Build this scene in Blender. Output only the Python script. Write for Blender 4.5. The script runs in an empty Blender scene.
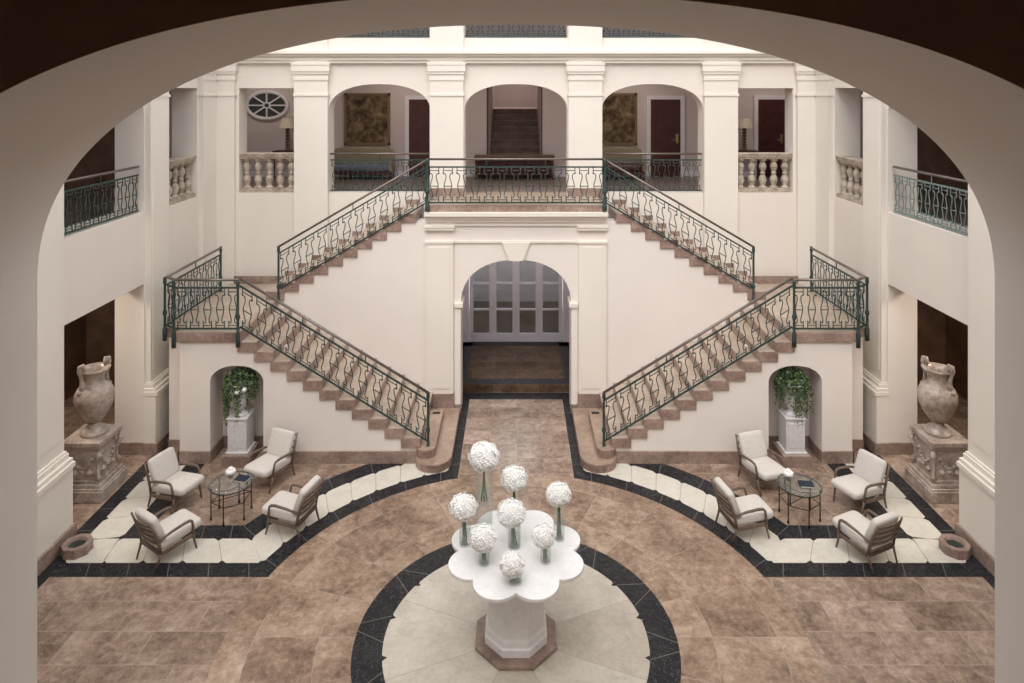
import bpy, bmesh, math, random
from mathutils import Vector, Matrix
random.seed(7)
PI = math.pi
C = bpy.context.scene.collection
sin, cos = math.sin, math.cos

# ------------------------------------------------------------------ materials
def new_mat(name):
    m = bpy.data.materials.new(name); m.use_nodes = True
    nt = m.node_tree; b = nt.nodes['Principled BSDF']
    return m, nt, b

def N(nt, typ, **kw):
    n = nt.nodes.new(typ)
    for k, v in kw.items():
        if k.startswith('i_'): n.inputs[k[2:].replace('_', ' ')].default_value = v
        else: setattr(n, k, v)
    return n

def ramp(nt, fac, stops):
    r = nt.nodes.new('ShaderNodeValToRGB')
    e = r.color_ramp.elements
    e[0].position, e[0].color = stops[0][0], (*stops[0][1], 1)
    e[1].position, e[1].color = stops[-1][0], (*stops[-1][1], 1)
    for p, c in stops[1:-1]:
        x = e.new(p); x.color = (*c, 1)
    nt.links.new(fac, r.inputs['Fac'])
    return r.outputs['Color']

def coords(nt, kind='pos'):
    if kind == 'pos': return nt.nodes.new('ShaderNodeNewGeometry').outputs['Position']
    return nt.nodes.new('ShaderNodeTexCoord').outputs['Object']

def mixc(nt, fac, a, b, mode='MIX'):
    m = nt.nodes.new('ShaderNodeMix'); m.data_type = 'RGBA'; m.blend_type = mode
    for sock, v in ((m.inputs[0], fac), (m.inputs[6], a), (m.inputs[7], b)):
        if hasattr(v, 'links'): nt.links.new(v, sock)
        elif isinstance(v, (int, float)): sock.default_value = v
        else: sock.default_value = (*v, 1)
    return m.outputs[2]

def math_(nt, op, a, b=None):
    m = nt.nodes.new('ShaderNodeMath'); m.operation = op
    for s, v in ((m.inputs[0], a), (m.inputs[1], b)):
        if v is None: continue
        if hasattr(v, 'links'): nt.links.new(v, s)
        else: s.default_value = v
    return m.outputs[0]

def noise(nt, vec, scale, detail=4, rough=.55, dist=0.0):
    n = nt.nodes.new('ShaderNodeTexNoise')
    n.inputs['Scale'].default_value = scale; n.inputs['Detail'].default_value = detail
    n.inputs['Roughness'].default_value = rough; n.inputs['Distortion'].default_value = dist
    nt.links.new(vec, n.inputs['Vector'])
    return n.outputs['Fac']

def bump(nt, b, h, strength=.2, dist=.01):
    n = nt.nodes.new('ShaderNodeBump'); n.inputs['Strength'].default_value = strength
    n.inputs['Distance'].default_value = dist
    nt.links.new(h, n.inputs['Height']); nt.links.new(n.outputs['Normal'], b.inputs['Normal'])

def simple(name, col, rough=.5, metal=0.0, var=.06, scale=8, kind='obj', bmp=0.0):
    m, nt, b = new_mat(name)
    v = coords(nt, kind)
    f = noise(nt, v, scale)
    lo = tuple(max(0, c*(1-var)) for c in col); hi = tuple(min(1, c*(1+var)) for c in col)
    nt.links.new(ramp(nt, f, [(.3, lo), (.7, hi)]), b.inputs['Base Color'])
    b.inputs['Roughness'].default_value = rough; b.inputs['Metallic'].default_value = metal
    if bmp: bump(nt, b, noise(nt, v, scale*6), bmp)
    return m

def plaster(name, col):
    m, nt, b = new_mat(name)
    v = coords(nt)
    f = noise(nt, v, .9, 5, .6)
    c1 = tuple(c*.965 for c in col); c2 = tuple(min(1, c*1.02) for c in col)
    nt.links.new(ramp(nt, f, [(.3, c1), (.7, c2)]), b.inputs['Base Color'])
    b.inputs['Roughness'].default_value = .75
    bump(nt, b, noise(nt, v, 40, 3), .05, .004)
    return m

def marble(name, dark, mid, light, scale=1.6, rough=.3, kind='pos', tiles=None, mortar=(.30,.22,.17), vein=None, detail=7, mf=.75, contrast=0, spec=.45):
    """tiles=('brick', w, h, offset) | ('polar', cx, cy, nang, dr)"""
    m, nt, b = new_mat(name)
    v = coords(nt, kind)
    vv = v
    cell = None; line = None
    if tiles and tiles[0] == 'brick':
        br = nt.nodes.new('ShaderNodeTexBrick')
        br.offset = tiles[3]
        br.inputs['Scale'].default_value = 1; br.inputs['Brick Width'].default_value = tiles[1]
        br.inputs['Row Height'].default_value = tiles[2]; br.inputs['Mortar Size'].default_value = tiles[4] if len(tiles) > 4 else .006
        br.inputs['Mortar Smooth'].default_value = 0
        br.inputs['Color1'].default_value = (0,0,0,1); br.inputs['Color2'].default_value = (1,1,1,1)
        br.inputs['Mortar'].default_value = (.5,.5,.5,1)
        nt.links.new(v, br.inputs['Vector'])
        cell = br.outputs['Color']; line = br.outputs['Fac']
    if tiles and tiles[0] == 'polar':
        sp = nt.nodes.new('ShaderNodeSeparateXYZ'); nt.links.new(v, sp.inputs[0])
        dx = math_(nt, 'SUBTRACT', sp.outputs[0], tiles[1]); dy = math_(nt, 'SUBTRACT', sp.outputs[1], tiles[2])
        r = math_(nt, 'SQRT', math_(nt, 'ADD', math_(nt, 'MULTIPLY', dx, dx), math_(nt, 'MULTIPLY', dy, dy)))
        a = math_(nt, 'MULTIPLY', math_(nt, 'ADD', math_(nt, 'DIVIDE', math_(nt, 'ARCTAN2', dy, dx), 2*PI), .5), tiles[3])
        if len(tiles) > 5: a = math_(nt, 'ADD', a, tiles[5])
        rr = math_(nt, 'DIVIDE', r, tiles[4])
        cv = nt.nodes.new('ShaderNodeCombineXYZ')
        nt.links.new(math_(nt, 'FLOOR', a), cv.inputs[0]); nt.links.new(math_(nt, 'FLOOR', rr), cv.inputs[1])
        wn = nt.nodes.new('ShaderNodeTexWhiteNoise'); nt.links.new(cv.outputs[0], wn.inputs['Vector'])
        cell = wn.outputs['Value']
        fa = math_(nt, 'MULTIPLY', math_(nt, 'ABSOLUTE', math_(nt, 'SUBTRACT', math_(nt, 'FRACT', math_(nt,'ADD',a,.5)), .5)), 1.0)
        fa = math_(nt, 'MULTIPLY', fa, math_(nt, 'MULTIPLY', r, 2*PI/tiles[3]))
        fr = math_(nt, 'MULTIPLY', math_(nt, 'ABSOLUTE', math_(nt, 'SUBTRACT', math_(nt, 'FRACT', math_(nt,'ADD',rr,.5)), .5)), tiles[4])
        line = math_(nt, 'LESS_THAN', math_(nt, 'MINIMUM', fa, fr), .0035)
    if cell is not None:
        av = nt.nodes.new('ShaderNodeVectorMath'); av.operation = 'SCALE'
        nt.links.new(cell, av.inputs[0]); av.inputs['Scale'].default_value = 7.0
        ad = nt.nodes.new('ShaderNodeVectorMath'); ad.operation = 'ADD'
        nt.links.new(v, ad.inputs[0]); nt.links.new(av.outputs[0], ad.inputs[1]); vv = ad.outputs[0]
    f1 = noise(nt, vv, scale, detail, .66, .35)
    f2 = noise(nt, vv, scale*5.5, 5, .7, .5)
    col = ramp(nt, f1, [(.28+.07*contrast, dark), (.5, mid), (.74-.08*contrast, light)])
    col2 = ramp(nt, f2, [(.3+.06*contrast, dark), (.52, mid), (.8-.12*contrast, light)])
    c = mixc(nt, .45, col, col2)
    if cell is not None:
        tone = ramp(nt, cell, [(0, (.84-.12*contrast,.82-.13*contrast,.80-.13*contrast)), (1, (1.0,1.0,1.0))])
        c = mixc(nt, 1.0, c, tone, 'MULTIPLY')
    if vein:
        w = noise(nt, vv, scale*2.2, 6, .6, 2.5)
        band = math_(nt, 'LESS_THAN', math_(nt, 'ABSOLUTE', math_(nt, 'SUBTRACT', w, .5)), vein[1])
        c = mixc(nt, math_(nt, 'MULTIPLY', band, vein[2]), c, vein[0])
    if line is not None: c = mixc(nt, math_(nt, 'MULTIPLY', line, mf), c, mortar)
    nt.links.new(c, b.inputs['Base Color'])
    b.inputs['Roughness'].default_value = rough; b.inputs['Specular IOR Level'].default_value = spec
    return m

M = {}
M['wall'] = plaster('cream_plaster', (.785, .722, .655))
M['stairwall'] = plaster('rose_cream_plaster', (.785, .72, .675))
M['inner'] = plaster('lilac_grey_plaster', (.66, .58, .58))
M['trim'] = plaster('ivory_plaster_moulding', (.79, .735, .665))
M['shadewall'] = plaster('shade_brown_plaster', (.46, .33, .25))  # brown stands in for the unlit side of the arch and gallery
M['floor'] = marble('brown_marble_tiles', (.15,.10,.075), (.33,.235,.178), (.57,.455,.365), 1.9, .25, spec=.35, vein=((.62,.53,.45), .004, .3), tiles=('brick', .92, .46, .5, .004), mortar=(.55,.47,.40), mf=.3, contrast=1)
M['floor_shade'] = marble('shaded_marble_tiles', (.05,.03,.02), (.12,.075,.05), (.21,.145,.10), 1.9, .5, spec=.12, tiles=('brick', .92, .46, .5, .004), mortar=(.2,.16,.13), mf=.4, contrast=1)  # darker copy of the floor marble, the passage's shade put into the colour
M['floor_polar'] = marble('brown_marble_ring_tiles', (.15,.098,.068), (.34,.235,.165), (.58,.45,.35), 1.9, .25, spec=.35, vein=((.62,.53,.45), .004, .3), tiles=('polar', 0, 7.735, 22, .74), mortar=(.55,.47,.40), mf=.3, contrast=1)
M['cream'] = marble('cream_stone', (.50,.465,.39), (.62,.585,.51), (.72,.69,.62), 2.6, .38, tiles=None)
M['cream_polar'] = marble('cream_stone_wedges', (.45,.41,.35), (.58,.54,.47), (.68,.65,.58), 3.2, .35, contrast=.8, tiles=('polar', 0, 7.735, 8, 3.0, .5), mortar=(.30,.25,.20))
M['black'] = marble('black_marble', (.006,.006,.008), (.014,.014,.017), (.03,.03,.033), 3, .35, spec=.18, vein=((.35,.34,.33), .004, .6))
M['joint'] = simple('pale_joint', (.20,.185,.165), .6)
M['jointd'] = simple('brown_joint', (.30,.25,.19), .6)
M['step'] = marble('rose_marble_step', (.15,.10,.08), (.30,.205,.17), (.46,.35,.30), 2.6, .35, contrast=1)
M['tread'] = marble('tan_marble_tread', (.26,.195,.15), (.41,.33,.26), (.54,.46,.38), 2.2, .3, contrast=.6)
M['bullstone'] = marble('tan_brown_marble', (.20,.135,.10), (.345,.245,.185), (.48,.37,.29), 2.0, .3, contrast=.8)
M['gallery'] = marble('mauve_brown_gallery_marble', (.11,.085,.075), (.20,.155,.14), (.30,.24,.215), 2.0, .35)
M['base'] = marble('rose_marble_baseboard', (.15,.10,.08), (.29,.205,.17), (.43,.335,.285), 2.6, .35, contrast=1)
M['iron'] = simple('green_patina_iron', (.045,.075,.068), .45, .35, .25, 20)
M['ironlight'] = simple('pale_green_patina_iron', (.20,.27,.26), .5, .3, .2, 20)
M['handrail'] = simple('bronze_handrail', (.17,.14,.12), .35, .5, .12, 10)
M['stone'] = marble('weathered_cream_stone', (.42,.345,.27), (.60,.52,.42), (.74,.67,.56), 4, .6, kind='obj')
M['balus'] = marble('mottled_baluster_stone', (.19,.145,.115), (.43,.36,.29), (.66,.59,.50), 5, .6, contrast=1, kind='pos')
M['urn'] = marble('grey_veined_marble', (.17,.125,.10), (.41,.335,.285), (.66,.58,.51), 2.6, .3, kind='obj', contrast=1)
M['ped'] = marble('carved_brown_marble', (.20,.15,.12), (.43,.35,.30), (.66,.58,.52), 5, .45, kind='obj', contrast=1)
M['white_marble'] = marble('white_marble', (.66,.66,.67), (.80,.80,.80), (.88,.88,.87), 2.5, .28, kind='obj')
M['pedmarble'] = marble('pale_veined_marble', (.48,.47,.48), (.66,.65,.65), (.82,.81,.80), 3.5, .35, kind='obj')
M['wood'] = simple('greyed_walnut', (.135,.092,.07), .45, 0, .25, 14)
M['cushion'] = simple('pale_linen', (.60,.56,.52), .9, 0, .05, 30, bmp=.25)
M['darkwood'] = simple('dark_mahogany', (.075,.020,.017), .35, 0, .3, 6)
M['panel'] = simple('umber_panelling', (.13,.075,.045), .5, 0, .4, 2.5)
M['metal'] = simple('black_wrought_metal', (.025,.027,.025), .4, .6, .2, 20)
M['brass'] = simple('brass', (.55,.42,.22), .3, .9)
M['leaf'] = simple('ivy_green', (.028,.062,.020), .5, 0, .6, 14)
M['leaf2'] = simple('pale_ivy_green', (.13,.19,.06), .5, 0, .4, 14)
M['stem'] = simple('green_stem', (.06,.12,.03), .5, 0, .4, 20)
M['petal'] = simple('white_petals', (.90,.90,.88), .7, 0, .04, 40)
M['doorwhite'] = simple('lilac_white_paint', (.80,.78,.85), .45, 0, .03, 4)
M['shade'] = simple('ivory_lampshade', (.72,.66,.56), .8)
M['tansofa'] = simple('tan_upholstery', (.30,.25,.18), .9, 0, .08, 10)
M['bluesofa'] = simple('blue_grey_upholstery', (.15,.17,.22), .9, 0, .08, 10)
M['book'] = simple('dark_blue_cover', (.02,.03,.05), .35)
M['page'] = simple('page_edges', (.6,.58,.52), .8)
M['pot'] = simple('grey_ceramic', (.25,.25,.24), .4)
M['dark'] = simple('black_void', (.008,.008,.008), .6)
M['water'] = simple('dark_green_water', (.03,.045,.035), .08)

def glass_mat(name, col, rough=0.0, thin=False):
    m, nt, b = new_mat(name)
    b.inputs['Base Color'].default_value = (*col, 1); b.inputs['Roughness'].default_value = rough
    b.inputs['Transmission Weight'].default_value = 1.0; b.inputs['IOR'].default_value = 1.45
    n = noise(nt, coords(nt, 'obj'), 3); bump(nt, b, n, .02)
    return m
def thin_glass(name, col, alpha):
    m, nt, b = new_mat(name)
    b.inputs['Base Color'].default_value = (*col, 1); b.inputs['Roughness'].default_value = .04
    b.inputs['Alpha'].default_value = alpha
    lw = nt.nodes.new('ShaderNodeLayerWeight'); lw.inputs['Blend'].default_value = .25
    mr = nt.nodes.new('ShaderNodeMapRange'); mr.inputs['To Min'].default_value = alpha; mr.inputs['To Max'].default_value = min(1, alpha+.28)
    nt.links.new(lw.outputs['Facing'], mr.inputs['Value']); nt.links.new(mr.outputs['Result'], b.inputs['Alpha'])
    n = noise(nt, coords(nt, 'obj'), 3); bump(nt, b, n, .01)
    return m
M['glass'] = thin_glass('clear_glass', (.62,.68,.66), .03)
M['water_glass'] = thin_glass('vase_water', (.50,.66,.56), .06)
M['pane'] = thin_glass('smoky_pane', (.07,.09,.09), .55)
M['tableglass'] = thin_glass('table_glass', (.20,.25,.24), .08)

def tapestry(name, a, b_, c_):
    m, nt, b = new_mat(name)
    v = coords(nt, 'obj')
    f = noise(nt, v, 3.6, 8, .75, .6)
    vo = nt.nodes.new('ShaderNodeTexVoronoi'); vo.inputs['Scale'].default_value = 7; nt.links.new(v, vo.inputs['Vector'])
    c1 = ramp(nt, f, [(.38, a), (.5, b_), (.64, c_)])
    c2 = ramp(nt, vo.outputs['Distance'], [(.0, c_), (.5, b_), (1, a)])
    nt.links.new(mixc(nt, .35, c1, c2), b.inputs['Base Color']); b.inputs['Roughness'].default_value = .9
    return m
M['art'] = tapestry('faded_tapestry', (.02,.013,.01), (.12,.08,.045), (.42,.31,.19))
M['frame'] = simple('gilt_brown_frame', (.22,.15,.09), .5, .2)

# ------------------------------------------------------------------ mesh builder
class MB:
    def __init__(s): s.v = []; s.f = []; s.sm = []
    def add(s, vs, fs, smooth=False):
        o = len(s.v); s.v += [tuple(p) for p in vs]
        for f in fs: s.f.append(tuple(i+o for i in f)); s.sm.append(smooth)
        return s
    def box(s, x0, x1, y0, y1, z0, z1):
        vs = [(x,y,z) for x in (x0,x1) for y in (y0,y1) for z in (z0,z1)]
        return s.add(vs, [(0,1,3,2),(4,6,7,5),(0,4,5,1),(2,3,7,6),(0,2,6,4),(1,5,7,3)])
    def prism(s, pts, d0, d1, plane='xz', smooth=False):
        n = len(pts)
        def mk(a, b, d):
            return {'xz': (a, d, b), 'yz': (d, a, b), 'xy': (a, b, d)}[plane]
        vs = [mk(a, b, d0) for a, b in pts] + [mk(a, b, d1) for a, b in pts]
        fs = [tuple(range(n))[::-1], tuple(range(n, 2*n))]
        fs += [(i, (i+1) % n, n+(i+1) % n, n+i) for i in range(n)]
        return s.add(vs, fs, smooth)
    def lathe(s, prof, c=(0,0,0), seg=24, smooth=True, sx=1, sy=1, rot=0, closed=True):
        vs = []; n = len(prof)
        for r, z in prof:
            for k in range(seg):
                a = rot + 2*PI*k/seg; vs.append((c[0]+r*sx*cos(a), c[1]+r*sy*sin(a), c[2]+z))
        fs = [(i*seg+k, i*seg+(k+1) % seg, (i+1)*seg+(k+1) % seg, (i+1)*seg+k) for i in range(n-1) for k in range(seg)]
        s.add(vs, fs, smooth)
        if closed:
            o = len(s.v) - len(vs)
            s.f.append(tuple(o+k for k in range(seg))[::-1]); s.sm.append(False)
            s.f.append(tuple(o+(n-1)*seg+k for k in range(seg))); s.sm.append(False)
        return s
    def tube(s, path, r, seg=6, closed=False, flat=1.0, smooth=True):
        P = [Vector(p) for p in path]; n = len(P)
        rs = r if isinstance(r, (list, tuple)) else [r]*n
        vs = []; up = Vector((0,0,1))
        prev = None
        for i, p in enumerate(P):
            if closed: t = (P[(i+1) % n]-P[i-1]).normalized()
            else: t = (P[min(i+1, n-1)]-P[max(i-1, 0)]).normalized()
            if prev is None:
                a = t.cross(up if abs(t.z) < .9 else Vector((1,0,0))).normalized()
            else:
                a = (prev - t*prev.dot(t)).normalized()
            prev = a; b = t.cross(a)
            for k in range(seg):
                th = 2*PI*(k+.5)/seg
                vs.append(p + a*cos(th)*rs[i] + b*sin(th)*rs[i]*flat)
        m = n if closed else n-1
        fs = [(i*seg+k, i*seg+(k+1) % seg, ((i+1) % n)*seg+(k+1) % seg, ((i+1) % n)*seg+k) for i in range(m) for k in range(seg)]
        if not closed: fs += [tuple(range(seg))[::-1], tuple((n-1)*seg+k for k in range(seg))]
        return s.add(vs, fs, smooth)
    def bar(s, a, b, w, h=None):
        """square-section bar between two points"""
        h = h or w
        a, b = Vector(a), Vector(b); t = (b-a).normalized()
        sd = t.cross(Vector((0,0,1)))
        sd = Vector((1,0,0)) if sd.length < 1e-4 else sd.normalized()
        u = sd.cross(t)
        vs = [p + sd*i*w/2 + u*j*h/2 for p in (a, b) for i, j in ((-1,-1),(1,-1),(1,1),(-1,1))]
        return s.add(vs, [(3,2,1,0),(4,5,6,7),(0,1,5,4),(1,2,6,5),(2,3,7,6),(3,0,4,7)])
    def cushion(s, c, sx, sy, sz, e=.38, rotx=0, nu=20, nv=12):
        def pw(x, p): return math.copysign(abs(x)**p, x)
        vs = []; fs = []
        R = Matrix.Rotation(rotx, 3, 'X')
        for j in range(nv+1):
            ph = -PI/2 + PI*j/nv
            for i in range(nu):
                th = 2*PI*i/nu
                p = Vector((sx*pw(cos(ph), e)*pw(cos(th), e), sy*pw(cos(ph), e)*pw(sin(th), e), sz*pw(sin(ph), .62)))
                puff = 1 + .12*max(0, 1-(p.x/sx)**2)*max(0, 1-(p.y/sy)**2)
                p.z *= puff
                vs.append(R @ p + Vector(c))
        for j in range(nv):
            for i in range(nu):
                fs.append((j*nu+i, j*nu+(i+1) % nu, (j+1)*nu+(i+1) % nu, (j+1)*nu+i))
        return s.add(vs, fs, True)
    def xf(s, M4, start=0):
        for i in range(start, len(s.v)): s.v[i] = tuple(M4 @ Vector(s.v[i]))
        return s
    def flipx(s):
        s.v = [(-x, y, z) for x, y, z in s.v]; return s

def wloc(o):
    v = Vector((0,0,0))
    while o is not None: v += Vector(o.location); o = o.parent
    return v

def obj(name, mb, mat, parent=None, world=True, bevel=0, origin=None):
    me = bpy.data.meshes.new(name)
    off = wloc(parent) if (parent is not None and world) else Vector((0,0,0))
    if parent is None and origin is not None: off = Vector(origin)
    me.from_pydata([tuple(Vector(p)-off) for p in mb.v], [], mb.f); me.update()
    me.polygons.foreach_set('use_smooth', mb.sm)
    bm = bmesh.new(); bm.from_mesh(me); bmesh.ops.recalc_face_normals(bm, faces=bm.faces); bm.to_mesh(me); bm.free()
    me.materials.append(M[mat] if isinstance(mat, str) else mat)
    o = bpy.data.objects.new(name, me); C.objects.link(o)
    if parent is not None: o.parent = parent
    elif origin is not None: o.location = origin
    if bevel:
        b = o.modifiers.new('bevel', 'BEVEL'); b.width = bevel; b.segments = 2; b.limit_method = 'ANGLE'
    return o

def thing(name, label, cat, loc=(0,0,0), group=None):
    o = bpy.data.objects.new(name, None); C.objects.link(o); o.location = loc; o.empty_display_size = .1
    o['label'] = label; o['category'] = cat
    if group: o['group'] = group
    return o
def tag(o, label, cat, group=None, kind=None):
    o['label'] = label; o['category'] = cat
    if group: o['group'] = group
    if kind: o['kind'] = kind
    return o
def struct(name, mb, mat, label=None, parent=None, bevel=0):
    o = obj(name, mb, mat, parent, bevel=bevel)
    if parent is None:
        o['kind'] = 'structure'
        if label: o['label'] = label
    return o
tn = [0]
def trim(mb, mat, label, bevel=0):
    tn[0] += 1
    return struct('trim_%d' % tn[0], mb, mat, label, bevel=bevel)
def dup(root, loc, rotz, label, group=None):
    r = root.copy(); C.objects.link(r); r.location = loc; r.rotation_euler = (0,0,rotz); r['label'] = label
    if group: r['group'] = group
    def rec(src, dst):
        for ch in list(src.children):
            c = ch.copy(); C.objects.link(c); c.parent = dst; rec(ch, c)
    rec(root, r)
    return r

# ------------------------------------------------------------------ dimensions
W = 6.33; WT = .5; YF = 14.30; YFT = .42; YB = 17.40
Z1 = 3.99; ZM = 2.173; Z2 = 7.29; ZT = 9.7
Y1 = 11.35; Y2 = 13.10
CY = 7.735
YN = 1.55; YN0 = 1.05

def selli(a0, a1, zs, zc, n=24, e=2.25):
    """superellipse arch from (a0,zs) to (a1,zs) with crown zc"""
    c = (a0+a1)/2; h = (a1-a0)/2; pts = []
    for i in range(n+1):
        t = PI*(1-i/n); u = cos(t); w = sin(t)
        pts.append((c + h*math.copysign(abs(u)**(2/e), u), zs+(zc-zs)*abs(w)**(2/e)))
    return pts
def wall_piece(mb, plane, d0, d1, a0, a1, z0, z1):
    mb.prism([(a0,z0),(a1,z0),(a1,z1),(a0,z1)], d0, d1, plane)
def arch_head(mb, plane, d0, d1, a0, a1, zs, zc, ztop, n=24, e=2.25):
    p = selli(a0, a1, zs, zc, n, e)
    for (xa, za), (xb, zb) in zip(p[:-1], p[1:]):
        if abs(xb-xa) < 1e-6: continue
        mb.prism([(xa,za),(xb,zb),(xb,ztop),(xa,ztop)], d0, d1, plane)
def wall(plane, d0, d1, a0, a1, z0, z1, openings, mb=None):
    """openings: (a0,a1,bottom,top) or (a0,a1,bottom,spring,crown); disjoint or stacked on the same a-range"""
    mb = mb or MB()
    xs = sorted(set([a0, a1]+[o[0] for o in openings]+[o[1] for o in openings]))
    for xa, xb in zip(xs[:-1], xs[1:]):
        os_ = sorted([o for o in openings if o[0] <= xa+1e-6 and o[1] >= xb-1e-6], key=lambda o: o[2])
        z = z0
        for o in os_:
            if o[2] > z: wall_piece(mb, plane, d0, d1, xa, xb, z, o[2])
            if len(o) == 4: z = o[3]
            else:
                zt = o[4]+.02
                arch_head(mb, plane, d0, d1, o[0], o[1], o[3], o[4], zt); z = zt
        if z < z1: wall_piece(mb, plane, d0, d1, xa, xb, z, z1)
    return mb

# ------------------------------------------------------------------ building shell
fl = MB().box(-9.4, 9.4, -3, 20, -.3, 0)
struct('floor', fl, 'floor', 'brown marble tile floor of the courtyard')

AZ = (5.757, 6.325)
far_open = []
for sx in (-1, 1):
    a, b = sorted((sx*1.795, sx*3.92)); far_open.append((a, b, Z1+.06, AZ[0], AZ[1])); far_open.append((a, b, Z2, 9.0))
    a, b = sorted((sx*4.63, sx*5.80)); far_open.append((a, b, 4.05, 6.24)); far_open.append((a, b, Z2, 9.0))
far_open += [(-1.08, 1.08, Z1, AZ[0], AZ[1]), (-1.08, 1.08, Z2, 9.0)]
far_open = [o for o in far_open]
mb = wall('xz', YF, YF+YFT, -W-WT, W+WT, 3.5, ZT, far_open)
for sx in (-1, 1):
    a, b = sorted((sx*1.25, sx*(W+WT))); mb.box(a, b, YF, YF+YFT, 0, 3.5)
struct('wall_back', mb, 'wall', 'cream arcaded back wall of the courtyard')
for nm, sx in (('left', -1), ('right', 1)):
    ops = [(9.45, 11.62, 0, 2.9), (9.45, 11.62, 4.12, 5.757, 6.325), (9.45, 11.62, Z2, 9.0),
           (12.30, 13.55, 4.08, 6.24), (12.30, 13.55, Z2, 9.0),
           (6.5, 8.7, 0, 2.9), (6.5, 8.7, 4.12, 5.757, 6.325), (6.5, 8.7, Z2, 9.0),
           (3.5, 5.7, 0, 2.9), (3.5, 5.7, 4.12, 5.757, 6.325), (3.5, 5.7, Z2, 9.0)]
    a, b = sorted((sx*W, sx*(W+WT)))
    struct('wall_'+nm, wall('yz', a, b, YN, YF, 0, ZT, ops), 'wall', 'cream %s side wall of the courtyard with openings' % nm)

# near wall with the arch the picture is taken through
mb = MB()
hw = 1.087
p = selli(-hw, hw, 5.757, 6.348, 96, 2.25)
for (xa, za), (xb, zb) in zip(p[:-1], p[1:]): mb.prism([(xa,za),(xb,zb),(xb,6.6),(xa,6.6)], YN0, YN, 'xz')
for sx in (-1, 1):
    a, b = sorted((sx*hw, sx*(W+WT))); mb.box(a, b, YN0, YN, 0, ZT)
mb.box(-hw, hw, YN0, YN, 0, 3.99); mb.box(-hw, hw, YN0, YN, 6.6, ZT)
struct('wall_front', mb, 'wall', 'plaster wall and arch framing the view in the foreground')
# brown sheet over the arch's unlit inner face, shade put into its colour
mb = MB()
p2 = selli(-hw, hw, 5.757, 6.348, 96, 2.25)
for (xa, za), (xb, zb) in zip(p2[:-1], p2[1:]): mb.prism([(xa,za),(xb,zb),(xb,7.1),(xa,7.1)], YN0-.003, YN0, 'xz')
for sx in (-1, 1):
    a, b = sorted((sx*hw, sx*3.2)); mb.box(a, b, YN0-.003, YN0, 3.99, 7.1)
trim(mb, 'shadewall', 'shade-brown sheet on the unlit inner face of the foreground arch')
mb = MB().box(-3.2, 3.2, -2.2, -2.0, 3.99, 7.1).box(-3.4, -3.2, -2.2, YN0, 3.99, 7.1).box(3.2, 3.4, -2.2, YN0, 3.99, 7.1)
struct('wall_gallery', mb, 'shadewall', 'shade-brown gallery walls behind the viewpoint')
struct('ceiling_gallery', MB().box(-3.4, 3.4, -2.2, YN0, 7.1, 7.3), 'shadewall')
struct('floor_gallery', MB().box(-3.4, 3.4, -2.2, YN0, 3.7, 3.99), 'shadewall')

# corridors round the court
mb = MB()
for z0, z1 in ((3.72, Z1), (7.05, Z2)):
    mb.box(-9, 9, YF+YFT, YB, z0, z1)
    for sx in (-1, 1):
        a, b = sorted((sx*(W+WT), sx*9)); mb.box(a, b, YN, YF+YFT, z0, z1)
struct('floor_galleries', mb, 'gallery', 'gallery floors around the courtyard')
mb = MB().box(-9, 9, YF+YFT, YB, ZT-.15, ZT)
for sx in (-1, 1):
    a, b = sorted((sx*(W+WT), sx*9)); mb.box(a, b, YN, YF+YFT, ZT-.15, ZT)
struct('ceiling', mb, 'inner', 'gallery ceilings')
SX0, SX1 = -.70, .64          # stair opening in the corridor's back wall
mb = wall('xz', YB, YB+.2, -9.2, 9.2, Z1, ZT, [(SX0, SX1, Z1, 7.05)])
struct('wall_corridor', mb, 'inner', 'lilac grey rear wall of the upper corridors')
for nm, sx in (('left', -1), ('right', 1)):
    a, b = sorted((sx*9, sx*9.2))
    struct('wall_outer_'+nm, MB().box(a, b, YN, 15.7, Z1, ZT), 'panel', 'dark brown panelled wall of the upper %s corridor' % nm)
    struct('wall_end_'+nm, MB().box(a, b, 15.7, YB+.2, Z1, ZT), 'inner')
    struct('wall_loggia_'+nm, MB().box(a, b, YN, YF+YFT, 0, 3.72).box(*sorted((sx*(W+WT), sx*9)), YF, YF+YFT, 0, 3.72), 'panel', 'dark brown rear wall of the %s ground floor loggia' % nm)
    # dark timber doors along the side corridor
    d = MB()
    for y in (7.6, 10.35, 12.2):
        a, b = sorted((sx*8.94, sx*9)); d.box(a, b, y, y+1.3, Z1, 6.1)
    trim(d, 'darkwood', 'dark timber doors of the %s side corridor' % nm)
    # skirting of the first floor opening reveal
    d = MB(); a, b = sorted((sx*(W+.02), sx*(W+WT))); d.box(a, b, 11.60, 11.62, 4.12, 4.30)
    trim(d, 'trim', 'white skirting in the %s balcony opening' % nm)

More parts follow.
